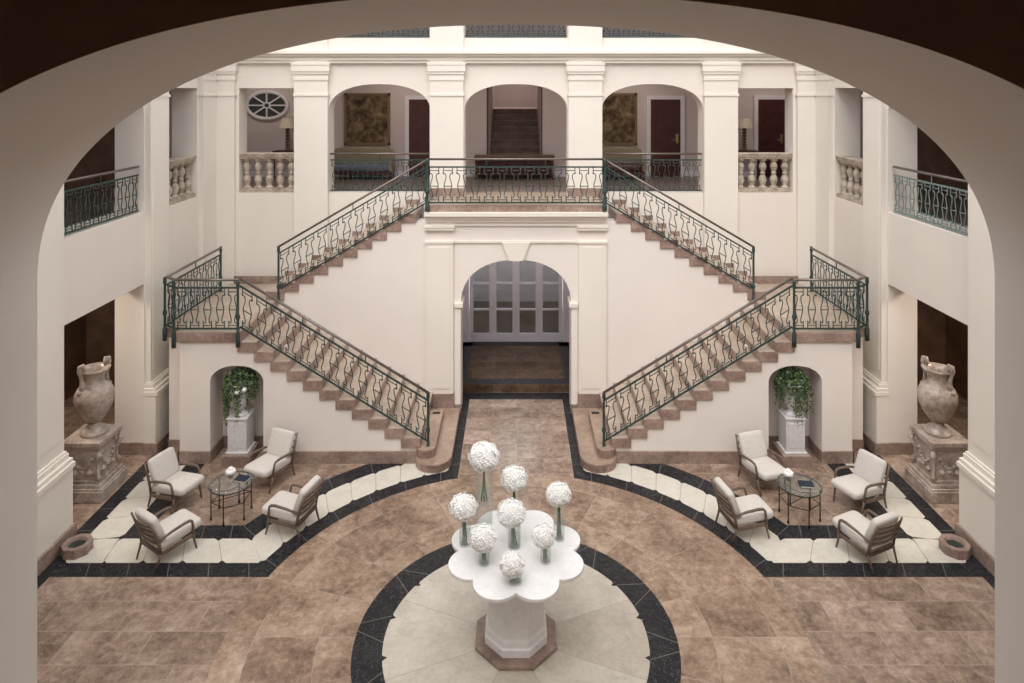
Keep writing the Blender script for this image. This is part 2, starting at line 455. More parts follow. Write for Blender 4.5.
# ------------------------------------------------------------------ pilasters, cornices
def cap_layers(mb, x0, x1, y0, y1, zs, dirs):
    """stack of slabs widening upward. zs=[(z0,z1,out)], dirs=(left,right,front,back) 0/1"""
    for z0, z1, o in zs:
        mb.box(x0-o*dirs[0], x1+o*dirs[1], y0-o*dirs[2], y1+o*dirs[3], z0, z1)
CAP = [(6.075, 6.12, .018), (6.40, 6.46, .015), (6.46, 6.53, .008), (6.53, 6.585, .028), (6.585, 6.72, .045), (6.72, 6.76, .055)]
for i, xc in enumerate((-4.27, -1.445, 1.445, 4.27)):
    mb = MB().box(xc-.35, xc+.35, 14.2, YF, 0 if abs(xc) > 2 else 4.0, ZT)
    cap_layers(mb, xc-.35, xc+.35, 14.2, YF, CAP, (1,1,1,0))
    trim(mb, 'trim', 'cream pilaster with moulded capital on the back wall')
for sx in (-1, 1):
    a, b = sorted((sx*5.86, sx*W))
    mb = MB().box(a, b, 14.2, YF, 0, ZT)
    cap_layers(mb, a, b, 14.2, YF, CAP, (sx > 0, sx < 0, 1, 0))
    a, b = sorted((sx*6.23, sx*W))
    mb.box(a, b, 13.6, YF, 0, ZT)
    cap_layers(mb, a, b, 13.6, 14.2, CAP, (sx > 0, sx < 0, 1, 0))
    trim(mb, 'trim', 'cream corner pilaster at the %s end of the back wall' % ('left' if sx < 0 else 'right'))
# side wall pilasters (with pedestals)
for sx in (-1, 1):
    for y0, y1 in ((11.64, 12.26), (8.72, 9.41), (5.72, 6.42)):
        a, b = sorted((sx*6.23, sx*W)); L, R = (sx > 0, sx < 0)
        mb = MB().box(a, b, y0, y1, 0, ZT)
        mb.box(*sorted((sx*6.222, sx*6.23)), y0+.07, y1-.07, 1.4, 5.95)
        cap_layers(mb, a, b, y0, y1, CAP, (L, R, 1, 1))
        for z0, z1, o in ((.2, 1.0, .10), (1.0, 1.065, .13), (1.065, 1.12, .10), (1.12, 1.19, .055), (1.19, 1.22, .03)):
            aa, bb = sorted((sx*(6.23-o), sx*W)); mb.box(aa, bb, y0-o*.35, y1+o*.35, z0, z1)
        trim(mb, 'trim', 'cream pilaster on a moulded pedestal, %s side wall' % ('left' if sx < 0 else 'right'))
        mb = MB(); a, b = sorted((sx*6.09, sx*W)); mb.box(a, b, y0-.06, y1+.06, 0, .2)
        trim(mb, 'base', 'rose marble plinth under a %s side pilaster' % ('left' if sx < 0 else 'right'))
# entablature
def entab(mb, plane_fn):
    for z0, z1, o in ((6.76, 6.82, .06), (6.82, 6.90, .09), (6.90, 6.95, .14), (6.95, 7.0, .19), (7.0, 7.29, .02)):
        plane_fn(mb, z0, z1, o)
mb = MB(); entab(mb, lambda m, z0, z1, o: m.box(-W, W, YF-.02-o, YF, z0, z1)); 
trim(mb, 'trim', 'cream cornice running along the top of the back wall')
for sx in (-1, 1):
    mb = MB(); entab(mb, lambda m, z0, z1, o: m.box(*sorted((sx*(W-.02-o), sx*W)), YN, YF-.02, z0, z1))
    trim(mb, 'trim', 'cream cornice along the %s side wall' % ('left' if sx < 0 else 'right'))

# baseboards of side walls and reveals
for nm, sx in (('left', -1), ('right', 1)):
    mb = MB()
    mb.box(*sorted((sx*(W-.03), sx*(W+WT))), 11.60, 11.64, 0, .2)
    mb.box(*sorted((sx*(W-.03), sx*W)), 12.32, YF, 0, .2)
    struct('baseboard_'+nm, mb, 'base', 'rose marble baseboard of the %s side wall' % nm)

# ------------------------------------------------------------------ floor inlays
def ring(mb, r0, r1, a0, a1, z, n=64, cx=0, cy=CY):
    vs = []
    for i in range(n+1):
        a = a0+(a1-a0)*i/n
        vs += [(cx+r0*cos(a), cy+r0*sin(a), z), (cx+r1*cos(a), cy+r1*sin(a), z)]
    mb.add(vs, [(2*i, 2*i+1, 2*i+3, 2*i+2) for i in range(n)])
def quad(mb, pts, z): mb.add([(x, y, z) for x, y in pts], [tuple(range(len(pts)))])
def line(mb, a, b, w, z):
    a, b = Vector((*a, 0)), Vector((*b, 0)); t = (b-a).normalized(); s = Vector((-t.y, t.x, 0))*w/2
    quad(mb, [(p.x, p.y) for p in (a-s, b-s, b+s, a+s)], z)
mb = MB(); ring(mb, 1.82, 3.30, 0, 2*PI, .0015, 128)
trim(mb, 'floor_polar', 'brown marble ring of tiles around the central circle')
mb = MB(); ring(mb, 1.49, 1.82, 0, 2*PI, .0015, 128)
trim(mb, 'black', 'black marble ring around the flower table')
mb = MB(); ring(mb, .02, 1.49, 0, 2*PI, .0015, 96)
trim(mb, 'cream_polar', 'cream stone disc beneath the flower table')
# notches and joints on the ring
mb = MB(); jt = MB()
for k in range(16):
    a = 2*PI*(k+.5)/16
    quad(mb, [(1.435*cos(a), CY+1.435*sin(a)), (1.492*cos(a+.026), CY+1.492*sin(a+.026)), (1.492*cos(a-.026), CY+1.492*sin(a-.026))], .003)
for k in range(24):
    a = 2*PI*(k+.2)/24; b = a + (.10 if k % 2 else -.10)
    line(jt, (1.49*cos(a), CY+1.49*sin(a)), (1.82*cos(b), CY+1.82*sin(b)), .007, .003)
trim(mb, 'black', 'black marble points around the central disc')
BLK = MB(); CRM = MB(); JD = MB()
def cell_poly(P, outn, n=.055):
    """P: 4 corners, chamfer all corners a little so the black shows as points"""
    q = []
    for i in range(4):
        p = Vector(P[i]); a = Vector(P[i-1]); b = Vector(P[(i+1) % 4])
        q += [tuple(p + (a-p).normalized()*n*(1.0)), tuple(p + (b-p).normalized()*n*1.0)] if outn[i] else [tuple(p)]
    return q
for sx in (-1, 1):
    def X(pts): return [(sx*x, y) for x, y in pts]
    Z0 = .0015; ZC = .0038
    # arcs
    def arcpoly(mbx, r0, r1, xlo, ylo, z, n=40):
        a1 = math.acos(xlo/((r0+r1)/2)); 
        vs = []
        for i in range(n+1):
            t = i/n
            for r in (r0, r1):
                s = math.asin((ylo-CY)/r); e = math.acos(xlo/r); a = s+(e-s)*t
                vs.append((sx*r*cos(a), CY+r*sin(a), z))
        mbx.add(vs, [(2*i, 2*i+1, 2*i+3, 2*i+2) for i in range(n)])
    arcpoly(BLK, 3.30, 3.54, .93, 8.69, .0012)
    arcpoly(BLK, 3.54, 4.03, 1.0, 8.90, .0014)
    arcpoly(BLK, 4.03, 4.34, 1.0, 9.43, .0016)
    # straight bands
    xs = math.sqrt(3.30**2-(8.69-CY)**2)
    quad(BLK, X([(xs-.02, 8.69), (5.94, 8.69), (5.94, 8.95), (xs+.1, 8.95)]), .0018)
    quad(BLK, X([(3.3, 8.94), (6.0, 8.94), (6.0, 9.45), (3.4, 9.45)]), .0020)
    x3 = math.sqrt(4.03**2-(9.43-CY)**2)
    quad(BLK, X([(x3-.1, 9.43), (5.45, 9.43), (5.45, 9.72), (x3+.02, 9.72)]), .0022)
    quad(BLK, X([(5.16, 9.72), (5.45, 9.72), (5.45, 11.34), (5.16, 11.34)]), .0024)
    quad(BLK, X([(5.45, 9.40), (5.94, 9.40), (5.94, 11.34), (5.45, 11.34)]), .0026)
    quad(BLK, X([(5.94, 1.6), (6.17, 1.6), (6.17, 12.6), (5.94, 12.6)]), .0028)
    # cream cells on the arc, mitred into the front strip
    si, so_ = math.asin((8.945-CY)/3.54), math.asin((9.43-CY)/4.03)
    ei, eo = math.acos(1.1/3.54), math.acos(1.1/4.03)
    nc = 8
    def pol(r, a): return (sx*r*cos(a), CY+r*sin(a))
    for k in range(nc):
        a0, b0 = si+(ei-si)*k/nc, si+(ei-si)*(k+1)/nc
        a1, b1 = so_+(eo-so_)*k/nc, so_+(eo-so_)*(k+1)/nc
        fi, fo = [j/6 for j in range(7)], [j/6 for j in range(7)]
        P = [pol(3.54, a0+.014), pol(3.54, a0+(b0-a0)*.3), pol(3.54, a0+(b0-a0)*.6), pol(3.54, b0-.014), pol(3.58, b0+(b1-b0)*.08), pol(3.99, b1-(b1-b0)*.08),
             pol(4.03, b1-.014), pol(4.03, a1+(b1-a1)*.6), pol(4.03, a1+(b1-a1)*.3), pol(4.03, a1+.014), pol(3.99, a1-(a1-a0)*.08), pol(3.58, a0+(a1-a0)*.08)]
        quad(CRM, P, ZC)
        line(JD, pol(3.58, b0+(b1-b0)*.08), pol(3.99, b1-(b1-b0)*.08), .008, .0046)
    # cream cells on the front strip
    xb0, xt0 = 3.54*cos(si), 4.03*cos(so_); nfc = 4
    for k in range(nfc):
        ab, bb_ = xb0+(5.42-xb0)*k/nfc, xb0+(5.42-xb0)*(k+1)/nfc
        at, bt = xt0+(5.48-xt0)*k/nfc, xt0+(5.48-xt0)*(k+1)/nfc
        g = .05; L = lambda p, q, f: p+(q-p)*f
        P = [(ab+g, 8.945), (bb_-g, 8.945), (L(bb_, bt, .1), 8.995), (L(bb_, bt, .9), 9.38), (bt-g, 9.43), (at+g, 9.43), (L(at, ab, .1), 9.38), (L(at, ab, .9), 8.995)]
        quad(CRM, X(P), ZC); line(JD, (sx*L(bb_, bt, .1), 8.995), (sx*L(bb_, bt, .9), 9.38), .008, .0046)
    # corner and side strip
    quad(CRM, X([(5.45-.03, 8.945), (5.89, 8.945), (5.94, 9.0), (5.94, 9.38), (5.90, 9.43), (5.47, 9.43), (5.485, 9.38), (5.415, 8.995)]), ZC)
    ya = 9.43; ns = 4; ye = 11.35
    for k in range(ns):
        a = ya+(ye-ya)*k/ns; b = ya+(ye-ya)*(k+1)/ns; sh = .1
        P = [(5.455, a+.05+sh*.5), (5.50, a+sh*.35), (5.89, a-sh*.35), (5.94, a+.05-sh*.5), (5.94, b-.05-sh*.5), (5.89, b-sh*.35), (5.50, b+sh*.35), (5.455, b-.05+sh*.5)]
        quad(CRM, X(P), ZC); line(JD, (sx*5.5, a+sh*.35), (sx*5.89, a-sh*.35), .008, .0046)
    # walkway strips
    quad(BLK, X([(.93, 10.88), (1.10, 10.96), (1.10, 13.7), (.93, 13.7)]), .0030)
    # pale joints on the black
    for k in range(5):
        x = 3.4+.52*k; line(jt, (sx*x, 8.69), (sx*(x+.10), 8.945), .007, .0046)
        y = 9.1+.5*k; line(jt, (sx*5.94, y), (sx*6.17, y), .007, .0046)
        if k < 4: x = 3.95+.4*k; line(jt, (sx*x, 9.43), (sx*(x+.08), 9.72), .007, .0046)
    for k in range(6):
        a = .35+.17*k; line(jt, (sx*3.30*cos(a), CY+3.30*sin(a)), (sx*3.54*cos(a+.02), CY+3.54*sin(a+.02)), .007, .0046)
        line(jt, (sx*4.03*cos(a+.1), CY+4.03*sin(a+.1)), (sx*4.34*cos(a+.12), CY+4.34*sin(a+.12)), .007, .0046)
    for k in range(4): y = 11.3+.6*k; line(jt, (sx*.93, y), (sx*1.1, y), .007, .0046)
quad(BLK, [(-1.10, 13.68), (1.10, 13.68), (1.10, 13.98), (-1.10, 13.98)], .0032)
trim(BLK, 'black', 'black marble border bands set in the floor')
trim(CRM, 'cream', 'cream stone tiles between the black border bands')
trim(jt, 'joint', 'pale joints across the black marble')
trim(JD, 'jointd', 'joints between the cream border tiles')

# ------------------------------------------------------------------ entrance block under the bridge
mb = MB()
YE0 = Y2-.0; YE1 = Y2+.45
mb = wall('xz', YE0, YE1, -1.73, 1.73, 0, 3.87, [(-1.06, 1.06, 0, 2.08, 2.94)])
struct('wall_entrance', mb, 'stairwall', 'cream wall with the entrance arch beneath the bridge')
mb = MB()
for sx in (-1, 1):
    a, b = sorted((sx*1.20, sx*1.725)); mb.box(a, b, YE0-.06, YE0, .4, 3.3)
    mb.box(a+.06, b-.06, YE0-.072, YE0-.06, .5, 3.2)
    cap_layers(mb, a, b, YE0-.06, YE0, [(3.27, 3.31, .02), (3.52, 3.57, .015), (3.57, 3.60, .03)], (1,1,1,0))
    a, b = sorted((sx*1.06, sx*1.17)); mb.box(a, b, YE0-.025, YE0, 0, 2.05)
    a, b = sorted((sx*1.02, sx*1.18)); mb.box(a, b, YE0-.06, YE0+.44, 2.04, 2.12)
mb.box(-1.2, 1.2, YE0-.03, YE0, 3.27, 3.31)
for z0, z1, o in ((3.60, 3.68, .04), (3.68, 3.74, .08), (3.74, 3.80, .12), (3.80, 3.87, .17)): mb.box(-1.71-o*.2, 1.71+o*.2, YE0-o, YE0, z0, z1)
mb.prism([(-.13, 2.93), (.13, 2.93), (.27, 3.28), (-.27, 3.28)], YE0-.05, YE0)
trim(mb, 'trim', 'moulded pilasters, keystone and cornice of the entrance arch')
mb = MB()
for sx in (-1, 1):
    a, b = sorted((sx*1.19, sx*1.76)); mb.box(a, b, YE0-.085, YE0, 0, .4)
    a, b = sorted((sx*1.05, sx*1.19)); mb.box(a, b, YE0-.04, YE0+.02, 0, .18)
trim(mb, 'base', 'rose marble plinths beside the entrance arch')
# passage
mb = MB()
for sx in (-1, 1):
    a, b = sorted((sx*1.27, sx*1.45)); mb.box(a, b, YE1, 16.6, 0, 3.5)
mb.box(-1.45, 1.45, YE1, 16.6, 3.5, 3.7)
struct('wall_passage', mb, 'inner', 'walls of the entrance passage')
mb = MB().box(-1.27, 1.27, 14.0, 19.5, 0.0, .16)
struct('floor_passage', mb, 'floor_shade', 'raised marble floor of the entrance passage')
mb = MB()
for pts in ([(-1.25, 14.02), (1.25, 14.02), (1.25, 14.28), (-1.25, 14.28)], [(-1.25, 14.28), (-1.02, 14.28), (-1.02, 16.35), (-1.25, 16.35)], [(1.02, 14.28), (1.25, 14.28), (1.25, 16.35), (1.02, 16.35)], [(-1.25, 16.1), (1.25, 16.1), (1.25, 16.38), (-1.25, 16.38)]):
    quad(mb, pts, .1615)
trim(mb, 'black', 'black marble border in the entrance passage')
# glazed doors
dt = thing('door_1', 'tall glazed entrance doors with lilac white frames', 'door', (0, 16.4, .16)); dt['kind'] = 'structure'
XW = 1.13
for i in range(4):
    xa = -XW+.02+i*(2*XW-.04)/4; xb = xa+(2*XW-.04)/4
    f = MB()
    f.box(xa, xa+.085, 16.38, 16.44, .16, 3.3); f.box(xb-.085, xb, 16.38, 16.44, .16, 3.3)
    f.box(xa+.085, xb-.085, 16.38, 16.44, .16, .36); f.box(xa+.085, xb-.085, 16.38, 16.44, 3.2, 3.3)
    for z in (.93, 1.56, 2.19, 2.78): f.box(xa+.085, xb-.085, 16.385, 16.435, z-.022, z+.022)
    fr = obj('door_leaf', f, 'doorwhite', dt)
    for z0, z1 in ((.36, .91), (.95, 1.54), (1.58, 2.17), (2.21, 2.76), (2.80, 3.2)):
        obj('pane', MB().box(xa+.085, xb-.085, 16.405, 16.413, z0, z1), 'pane', fr)
obj('door_frame', MB().box(-1.27, -XW, 16.36, 16.46, .16, 3.5).box(XW, 1.27, 16.36, 16.46, .16, 3.5).box(-XW, XW, 16.36, 16.46, 3.3, 3.5), 'doorwhite', dt)
struct('wall_vestibule', MB().box(-1.5, 1.5, 19.5, 19.7, 0, 3.7).box(-1.5, -1.3, 16.6, 19.5, 0, 3.7).box(1.3, 1.5, 16.6, 19.5, 0, 3.7).box(-1.5, 1.5, 16.6, 19.7, 3.5, 3.7), 'inner', 'vestibule wall beyond the glazed doors')

# ------------------------------------------------------------------ bridge deck
br = thing('footbridge', 'marble footbridge joining the two upper stair flights over the entrance arch', 'bridge', (0, Y2, 3.87))
obj('deck', MB().box(-1.70, 1.70, Y2-.06, YF-.1, 3.87, Z1), 'step', br)
obj('paving', MB().box(-1.66, 1.66, Y2-.03, YF-.1, Z1, Z1+.004), 'tread', br)
trim(MB().box(-1.07, 1.07, 14.2, 14.74, Z1, Z1+.008), 'tread', 'marble threshold of the central upper arch')
struct('ceiling_passage', MB().box(-1.70, 1.70, YE1, YF, 3.7, 3.87), 'inner')
mb = MB()
for xc in (-1.445, 1.445): mb.box(xc-.36, xc+.36, 14.17, 14.2, Z1, Z1+.17)
trim(mb, 'base', 'marble skirting of the pilasters on the bridge')

# ------------------------------------------------------------------ staircases
NR = 12; R0 = .1325; RL = .159; TL = .271
XL = 4.59                       # landing edge
def z_low(k): return .265+RL*k  # top of low step k (1..11), landing = 12
NU = 11; RU = (Z1-ZM)/NU; TU = .28; XU = 1.69
for nm, sx in (('left', -1), ('right', 1)):
    st = thing('staircase', 'rose marble staircase rising along the %s of the entrance arch, with an arched wall niche' % nm, 'staircase', (sx*3.6, Y1, 0))
    def bx(m, xa, xb, *r): a, b = sorted((sx*xa, sx*xb)); m.box(a, b, *r)
    # two round-ended bottom steps
    def bull(x0, x1, yend, z0, z1, yb):
        r = (x1-x0)/2; c = (x0+x1)/2
        pts = [(sx*x0, yb)]+[(sx*(c-r*cos(PI*i/16)), yend+r-r*sin(PI*i/16)) for i in range(17)]+[(sx*x1, yb)]
        return MB().prism(pts, z0, z1, 'xy')
    for (a, b, ye, z0, z1, yb) in ((1.065, 1.66, 11.03, 0, R0, Y2-.085), (1.34, 1.66, 11.22, R0, .265, 12.66)):
        s = obj('step', bull(a, b, ye, z0, z1, yb), 'step', st, bevel=.008)
        obj('tread', bull(a+.01, b-.01, ye+.01, z1, z1+.002, yb), 'bullstone', s)
        s['label'] = 'round-ended bottom step'
    vent = MB(); bx(vent, 1.39, 1.53, 12.50, 12.58, .266, .270)
    o = obj('floor_vent', vent, 'dark', st); o['label'] = 'small black slot in the step'
    for k in range(1, NR):
        xa = XL-TL*(NR-k); xb = xa+TL
        zt = z_low(k)
        s = MB(); bx(s, xa-.02, xb+.03, Y1-.035, Y2, zt-RL, zt); 
        so = obj('step', s, 'step', st, bevel=.006)
        t = MB(); bx(t, xa-.012, xb-.005, Y1-.02, Y2-.03, zt, zt+.003)
        obj('tread', t, 'tread', so)
    # landing slab
    ld = MB(); 
    pts = [(XL-.02, Y1-.035), (5.67, Y1-.035), (5.67, Y1+.20), (5.93, Y1+.20), (5.93, 14.2), (XL-.02, 14.2)]
    ld.prism([(sx*x, y) for x, y in pts], ZM-RL, ZM, 'xy')
    lo = obj('landing', ld, 'step', st, bevel=.006)
    ld = MB().prism([(sx*x, y) for x, y in [(XL, Y1), (5.64, Y1), (5.64, Y1+.23), (5.9, Y1+.23), (5.9, 14.19), (XL, 14.19)]], ZM, ZM+.003, 'xy')
    obj('landing_paving', ld, 'tread', lo)
    # side wall with niche
    NX0, NX1, NS, NC, ND = 4.20, 5.087, 1.34, 1.615, .5
    w = MB()
    cuts = [(1.61+TL*(k-1), 1.61+TL*k, z_low(k)-RL) for k in range(1, NR)]
    for a, b, z in cuts:
        zz = z
        if b > NX0:      # step over the niche
            if a < NX0: bx(w, a, NX0, Y1, Y1+ND, 0, zz)
        else: bx(w, a, b, Y1, Y1+ND, 0, zz)
    TOPN = 1.70
    ps = selli(NX0, NX1, NS, NC, 28, 2.1)
    for (xa, za), (xb, zb) in zip(ps[:-1], ps[1:]):
        if xb-xa > 1e-6: w.prism([(sx*xa,za),(sx*xb,zb),(sx*xb,TOPN),(sx*xa,TOPN)], Y1, Y1+ND)
    bx(w, NX0, XL, Y1, Y1+ND, TOPN, z_low(11)-RL); bx(w, XL, 5.59, Y1, Y1+ND, TOPN, ZM-RL)
    bx(w, NX1, 5.59, Y1, Y1+ND, 0, TOPN)
    # body behind
    bx(w, 4.0, 5.59, Y1+ND, Y1+ND+.1, 0, 1.75)
    bx(w, 5.57, 5.96, Y1+.38, 14.25, 0, ZM-RL)
    obj('side_wall', w, 'stairwall', st)
    bb = MB()
    bx(bb, 1.5, NX0, Y1-.03, Y1, 0, .2); bx(bb, NX1, 5.61, Y1-.03, Y1, 0, .2); bx(bb, 5.59, 5.615, Y1-.03, Y1+.36, 0, .2)
    bx(bb, 5.59, 5.98, Y1+.355, Y1+.38, 0, .2); bx(bb, 5.96, 5.985, Y1+.355, 14.2, 0, .2)
    bx(bb, NX0-.0, NX0+.02, Y1-.03, Y1+ND, 0, .2); bx(bb, NX1-.02, NX1, Y1-.03, Y1+ND, 0, .2); bx(bb, NX0, NX1, Y1+ND-.02, Y1+ND, 0, .2)
    obj('baseboard', bb, 'base', st)
    # upper flight
    for k in range(1, NU+1):
        xa = XU+TU*(NU-k); zt = ZM+RU*k
        if k == NU: break
        s = MB(); bx(s, xa-.03, xa+.02, Y2-.035, Y2, zt-RU, zt); s = MB()
        bx(s, xa-.05, xa+TU+.02, Y2-.035, 14.2, zt-RU, zt)
        so = obj('step', s, 'step', st, bevel=.006)
        t = MB(); bx(t, xa+.005, xa+TU+.012, Y2-.02, 14.19, zt, zt+.003)
        obj('tread', t, 'tread', so)
        wv = MB()
    # wall of the upper flight (behind the lower flight)
    uw = MB()
    for k in range(1, NU):
        xa = XU+TU*(NU-k); zt = ZM+RU*k
        bx(uw, xa, xa+TU, Y2, Y2+.4, 0, zt-RU)
    bx(uw, 1.73, XU+TU, Y2, Y2+.4, 0, ZM+RU*(NU-1)-RU)
    bx(uw, XU+TU*NU-TU, XL, Y2, Y2+.4, 0, ZM-RL)
    obj('upper_side_wall', uw, 'stairwall', st)
    # stepped skirting on both walls
    sk = MB()
    for k in range(1, NU):
        xa = XU+TU*(NU-k); bx(sk, xa+.03, xa+TU+.03, 14.17, 14.2, ZM+RU*k, ZM+RU*k+.10)
    bx(sk, XL-.1, 5.86, 14.17, 14.2, ZM, ZM+.16)
    obj('skirting', sk, 'base', st)

# ------------------------------------------------------------------ iron railings
def motif(w, h0, h1, slope, rad):
    """one lyre module in local coords: x across (0 centre), z up; slope shears"""
    mb = MB(); H = h1-h0
    def P(x, t): return (x*w, 0, h0+H*t+x*w*slope)
    prof = [(.33,.865),(.36,.83),(.32,.80),(.22,.82),(.145,.77),(.14,.70),(.21,.60),(.275,.52),(.285,.46),(.25,.38),(.17,.28),(.125,.21),(.18,.13),(.30,.15),(.35,.19)]
    pp = []
    for i in range(len(prof)-1):
        (a, b), (c, d) = prof[i], prof[i+1]
        pp += [(a, b), ((a+c)/2, (b+d)/2)]
    pp.append(prof[-1])
    for s in (-1, 1):
        mb.tube([P(s*x, z) for x, z in pp], rad, 5)
        mb.tube([P(s*.33, 1.0), P(s*.33, .80)], rad, 5)
        mb.tube([P(s*.33, 0.0), P(s*.33, .16)], rad, 5)
    mb.tube([P(-.285, .46), P(.285, .46)], rad, 5)
    mb.tube([P(-.33, .90), P(.33, .90)], rad*.9, 5)
    mb.tube([P(-.33, .08), P(.33, .08)], rad*.9, 5)
    return mb
def rail_run(parent, p0, p1, H=.88, sub=.74, bot=.06, n=None, iron='iron', rad=.0085, rail_r=.029, ends=(0,0), posts=True):
    """p0,p1 floor-level points. Adds handrail, bars, balusters as parts of parent"""
    p0, p1 = Vector(p0), Vector(p1)
    d = p1-p0; L = math.hypot(d.x, d.y); ang = math.atan2(d.y, d.x); slope = d.z/L
    n = n or max(2, round(L/.235)); w = L/n
    base = wloc(parent)
    me = None
    for i in range(n):
        c = p0+d*((i+.5)/n)
        if me is None:
            o = obj('baluster', motif(w, bot, sub, slope, rad), iron, parent, world=False); me = o.data
        else:
            o = bpy.data.objects.new('baluster', me); C.objects.link(o); o.parent = parent
        o.location = c-base; o.rotation_euler = (0, 0, ang)
    up = Vector((0,0,1))
    m = MB(); m.tube([p0+up*H, p1+up*H], rail_r, 8, flat=.75); 
    obj('handrail', m, 'handrail', parent)
    m = MB(); m.bar(p0+up*sub, p1+up*sub, .022, .028); obj('upper_bar', m, iron, parent)
    m = MB(); m.bar(p0+up*bot, p1+up*bot, .022, .028); obj('lower_bar', m, iron, parent)
    k = max(1, round(L/1.2))
    for i in range(1, k):
        c = p0+d*(i/k); obj('rail_support', MB().tube([c+up*sub, c+up*H], .010, 5), iron, parent)
def post(parent, p, H=.88, low=.06, r=.024, iron='iron'):
    m = MB()
    prof = [(r*1.5, -low), (r*1.5, .0), (r, .03), (r*.9, .22), (r*1.5, .25), (r*1.5, .29), (r*.9, .32), (r*.85, H-.12), (r*1.3, H-.09), (r*1.1, H-.02), (r*1.1, H)]
    m.lathe(prof, tuple(p), 10)
    obj('newel_post', m, iron, parent)

for nm, sx in (('left', -1), ('right', 1)):
    # lower flight
    t = thing('stair_railing', 'green iron railing of the %s lower stair flight, descending to the floor' % nm, 'railing', (sx*1.46, Y1+.03, .265), 'iron stair railings')
    rail_run(t, (sx*1.465, Y1+.03, .265+.02), (sx*4.60, Y1+.03, ZM+.02), H=.87, n=13)
    post(t, (sx*1.465, Y1+.03, .265), .90, 0); post(t, (sx*4.60, Y1-.06, ZM), .87, .22)
    m = MB(); m.tube([(sx*4.60, Y1-.06, ZM+.05), (sx*4.60, Y1+.03, ZM+.06)], .012, 5); obj('bracket', m, 'iron', t)
    # landing
    t = thing('landing_railing', 'green iron railing around the %s stair landing' % nm, 'railing', (sx*5.6, Y1, ZM), 'iron landing railings')
    rail_run(t, (sx*4.60, Y1-.0, ZM), (sx*5.66, Y1-.0, ZM), H=.87, n=5)
    rail_run(t, (sx*5.66, Y1-.0, ZM), (sx*5.90, Y1+.18, ZM), H=.87, n=1)
    rail_run(t, (sx*5.90, Y1+.18, ZM), (sx*5.90, 13.62, ZM), H=.87, n=9)
    post(t, (sx*5.665, Y1-.05, ZM), .87, .24); post(t, (sx*5.925, Y1+.17, ZM), .87, .2); post(t, (sx*5.90, 13.64, ZM), .90, 0)
    # upper flight
    t = thing('stair_railing', 'green iron railing of the %s upper stair flight, rising to the bridge' % nm, 'railing', (sx*4.54, Y2, ZM), 'iron stair railings')
    rail_run(t, (sx*4.54, Y2-.05, ZM+.16), (sx*1.69, Y2-.05, Z1+.01), H=.87, n=12)
    post(t, (sx*4.54, Y2-.05, ZM), 1.04, 0)
t = thing('bridge_railing', 'green iron railing along the front of the footbridge', 'railing', (0, Y2-.05, Z1))
rail_run(t, (-1.69, Y2-.07, Z1), (1.69, Y2-.07, Z1), H=.89, n=13)
for sx in (-1, 1): post(t, (sx*1.69, Y2-.09, Z1), .90, .10, .03)
for nm, sx in (('left', -1), ('right', 1)):
    t = thing('balcony_railing', 'iron railing filling the arched opening %s of the bridge' % nm, 'railing', (sx*2.86, YF+.05, Z1+.06), 'railings in the arched openings')
    a, b = sorted((sx*1.81, sx*3.90))
    rail_run(t, (a, YF+.05, Z1+.06), (b, YF+.05, Z1+.06), H=.81, sub=.68, bot=.04, n=10, iron='iron')
    t = thing('balcony_railing', 'iron railing of the balcony opening in the %s side wall' % nm, 'railing', (sx*6.40, 10.5, 4.12), 'railings in the side wall openings')
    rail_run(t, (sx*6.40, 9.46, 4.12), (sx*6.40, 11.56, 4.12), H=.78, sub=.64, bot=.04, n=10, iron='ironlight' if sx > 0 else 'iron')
for lb, a, b in (('centre', -1.07, 1.07), ('left', -3.91, -1.80), ('right', 1.80, 3.91)):
    t = thing('gallery_railing', 'dark iron railing in the top floor opening, %s of the three seen' % lb, 'railing', ((a+b)/2, YF+.1, Z2), 'top floor railings')
    rail_run(t, (a, YF+.1, Z2), (b, YF+.1, Z2), H=.85, sub=.72, bot=.05, n=10)

# ------------------------------------------------------------------ stone balustrades
def baluster_prof(h, r=.076):
    return [(r*1.15, 0), (r*1.15, .05*h), (r*.75, .07*h), (r*.62, .11*h), (r*1.0, .22*h), (r*1.08, .30*h), (r*.8, .40*h), (r*.5, .47*h),
            (r*.72, .49*h), (r*.72, .53*h), (r*.5, .55*h), (r*.8, .63*h), (r*1.05, .72*h), (r*.95, .80*h), (r*.6, .89*h), (r*.75, .92*h), (r*1.15, .94*h), (r*1.15, h)]
def balustrade(label, p0, p1, z, n, group):
    p0, p1 = Vector((*p0, z)), Vector((*p1, z)); c = (p0+p1)/2; d = p1-p0
    t = thing('stone_balustrade', label, 'balustrade', tuple(c), group)
    h = .82
    ax = abs(d.x) > abs(d.y)
    def slab(m, w, z0, z1):
        if ax: m.box(min(p0.x, p1.x), max(p0.x, p1.x), c.y-w, c.y+w, z0, z1)
        else: m.box(c.x-w, c.x+w, min(p0.y, p1.y), max(p0.y, p1.y), z0, z1)
    m = MB(); slab(m, .10, z+h-.12, z+h-.08); slab(m, .12, z+h-.08, z+h-.03); slab(m, .135, z+h-.03, z+h); obj('top_rail', m, 'balus', t, bevel=.006)
    m = MB(); slab(m, .12, z, z+.05); slab(m, .10, z+.05, z+.08); obj('bottom_rail', m, 'balus', t, bevel=.006)
    me = None
    for i in range(n):
        q = p0+d*((i+.5)/n)
        if me is None:
            o = obj('baluster', MB().lathe(baluster_prof(.62), (0,0,0), 16), 'balus', t, world=False); me = o.data
        else: o = bpy.data.objects.new('baluster', me); C.objects.link(o); o.parent = t
        o.location = q-c+Vector((0,0,.08))
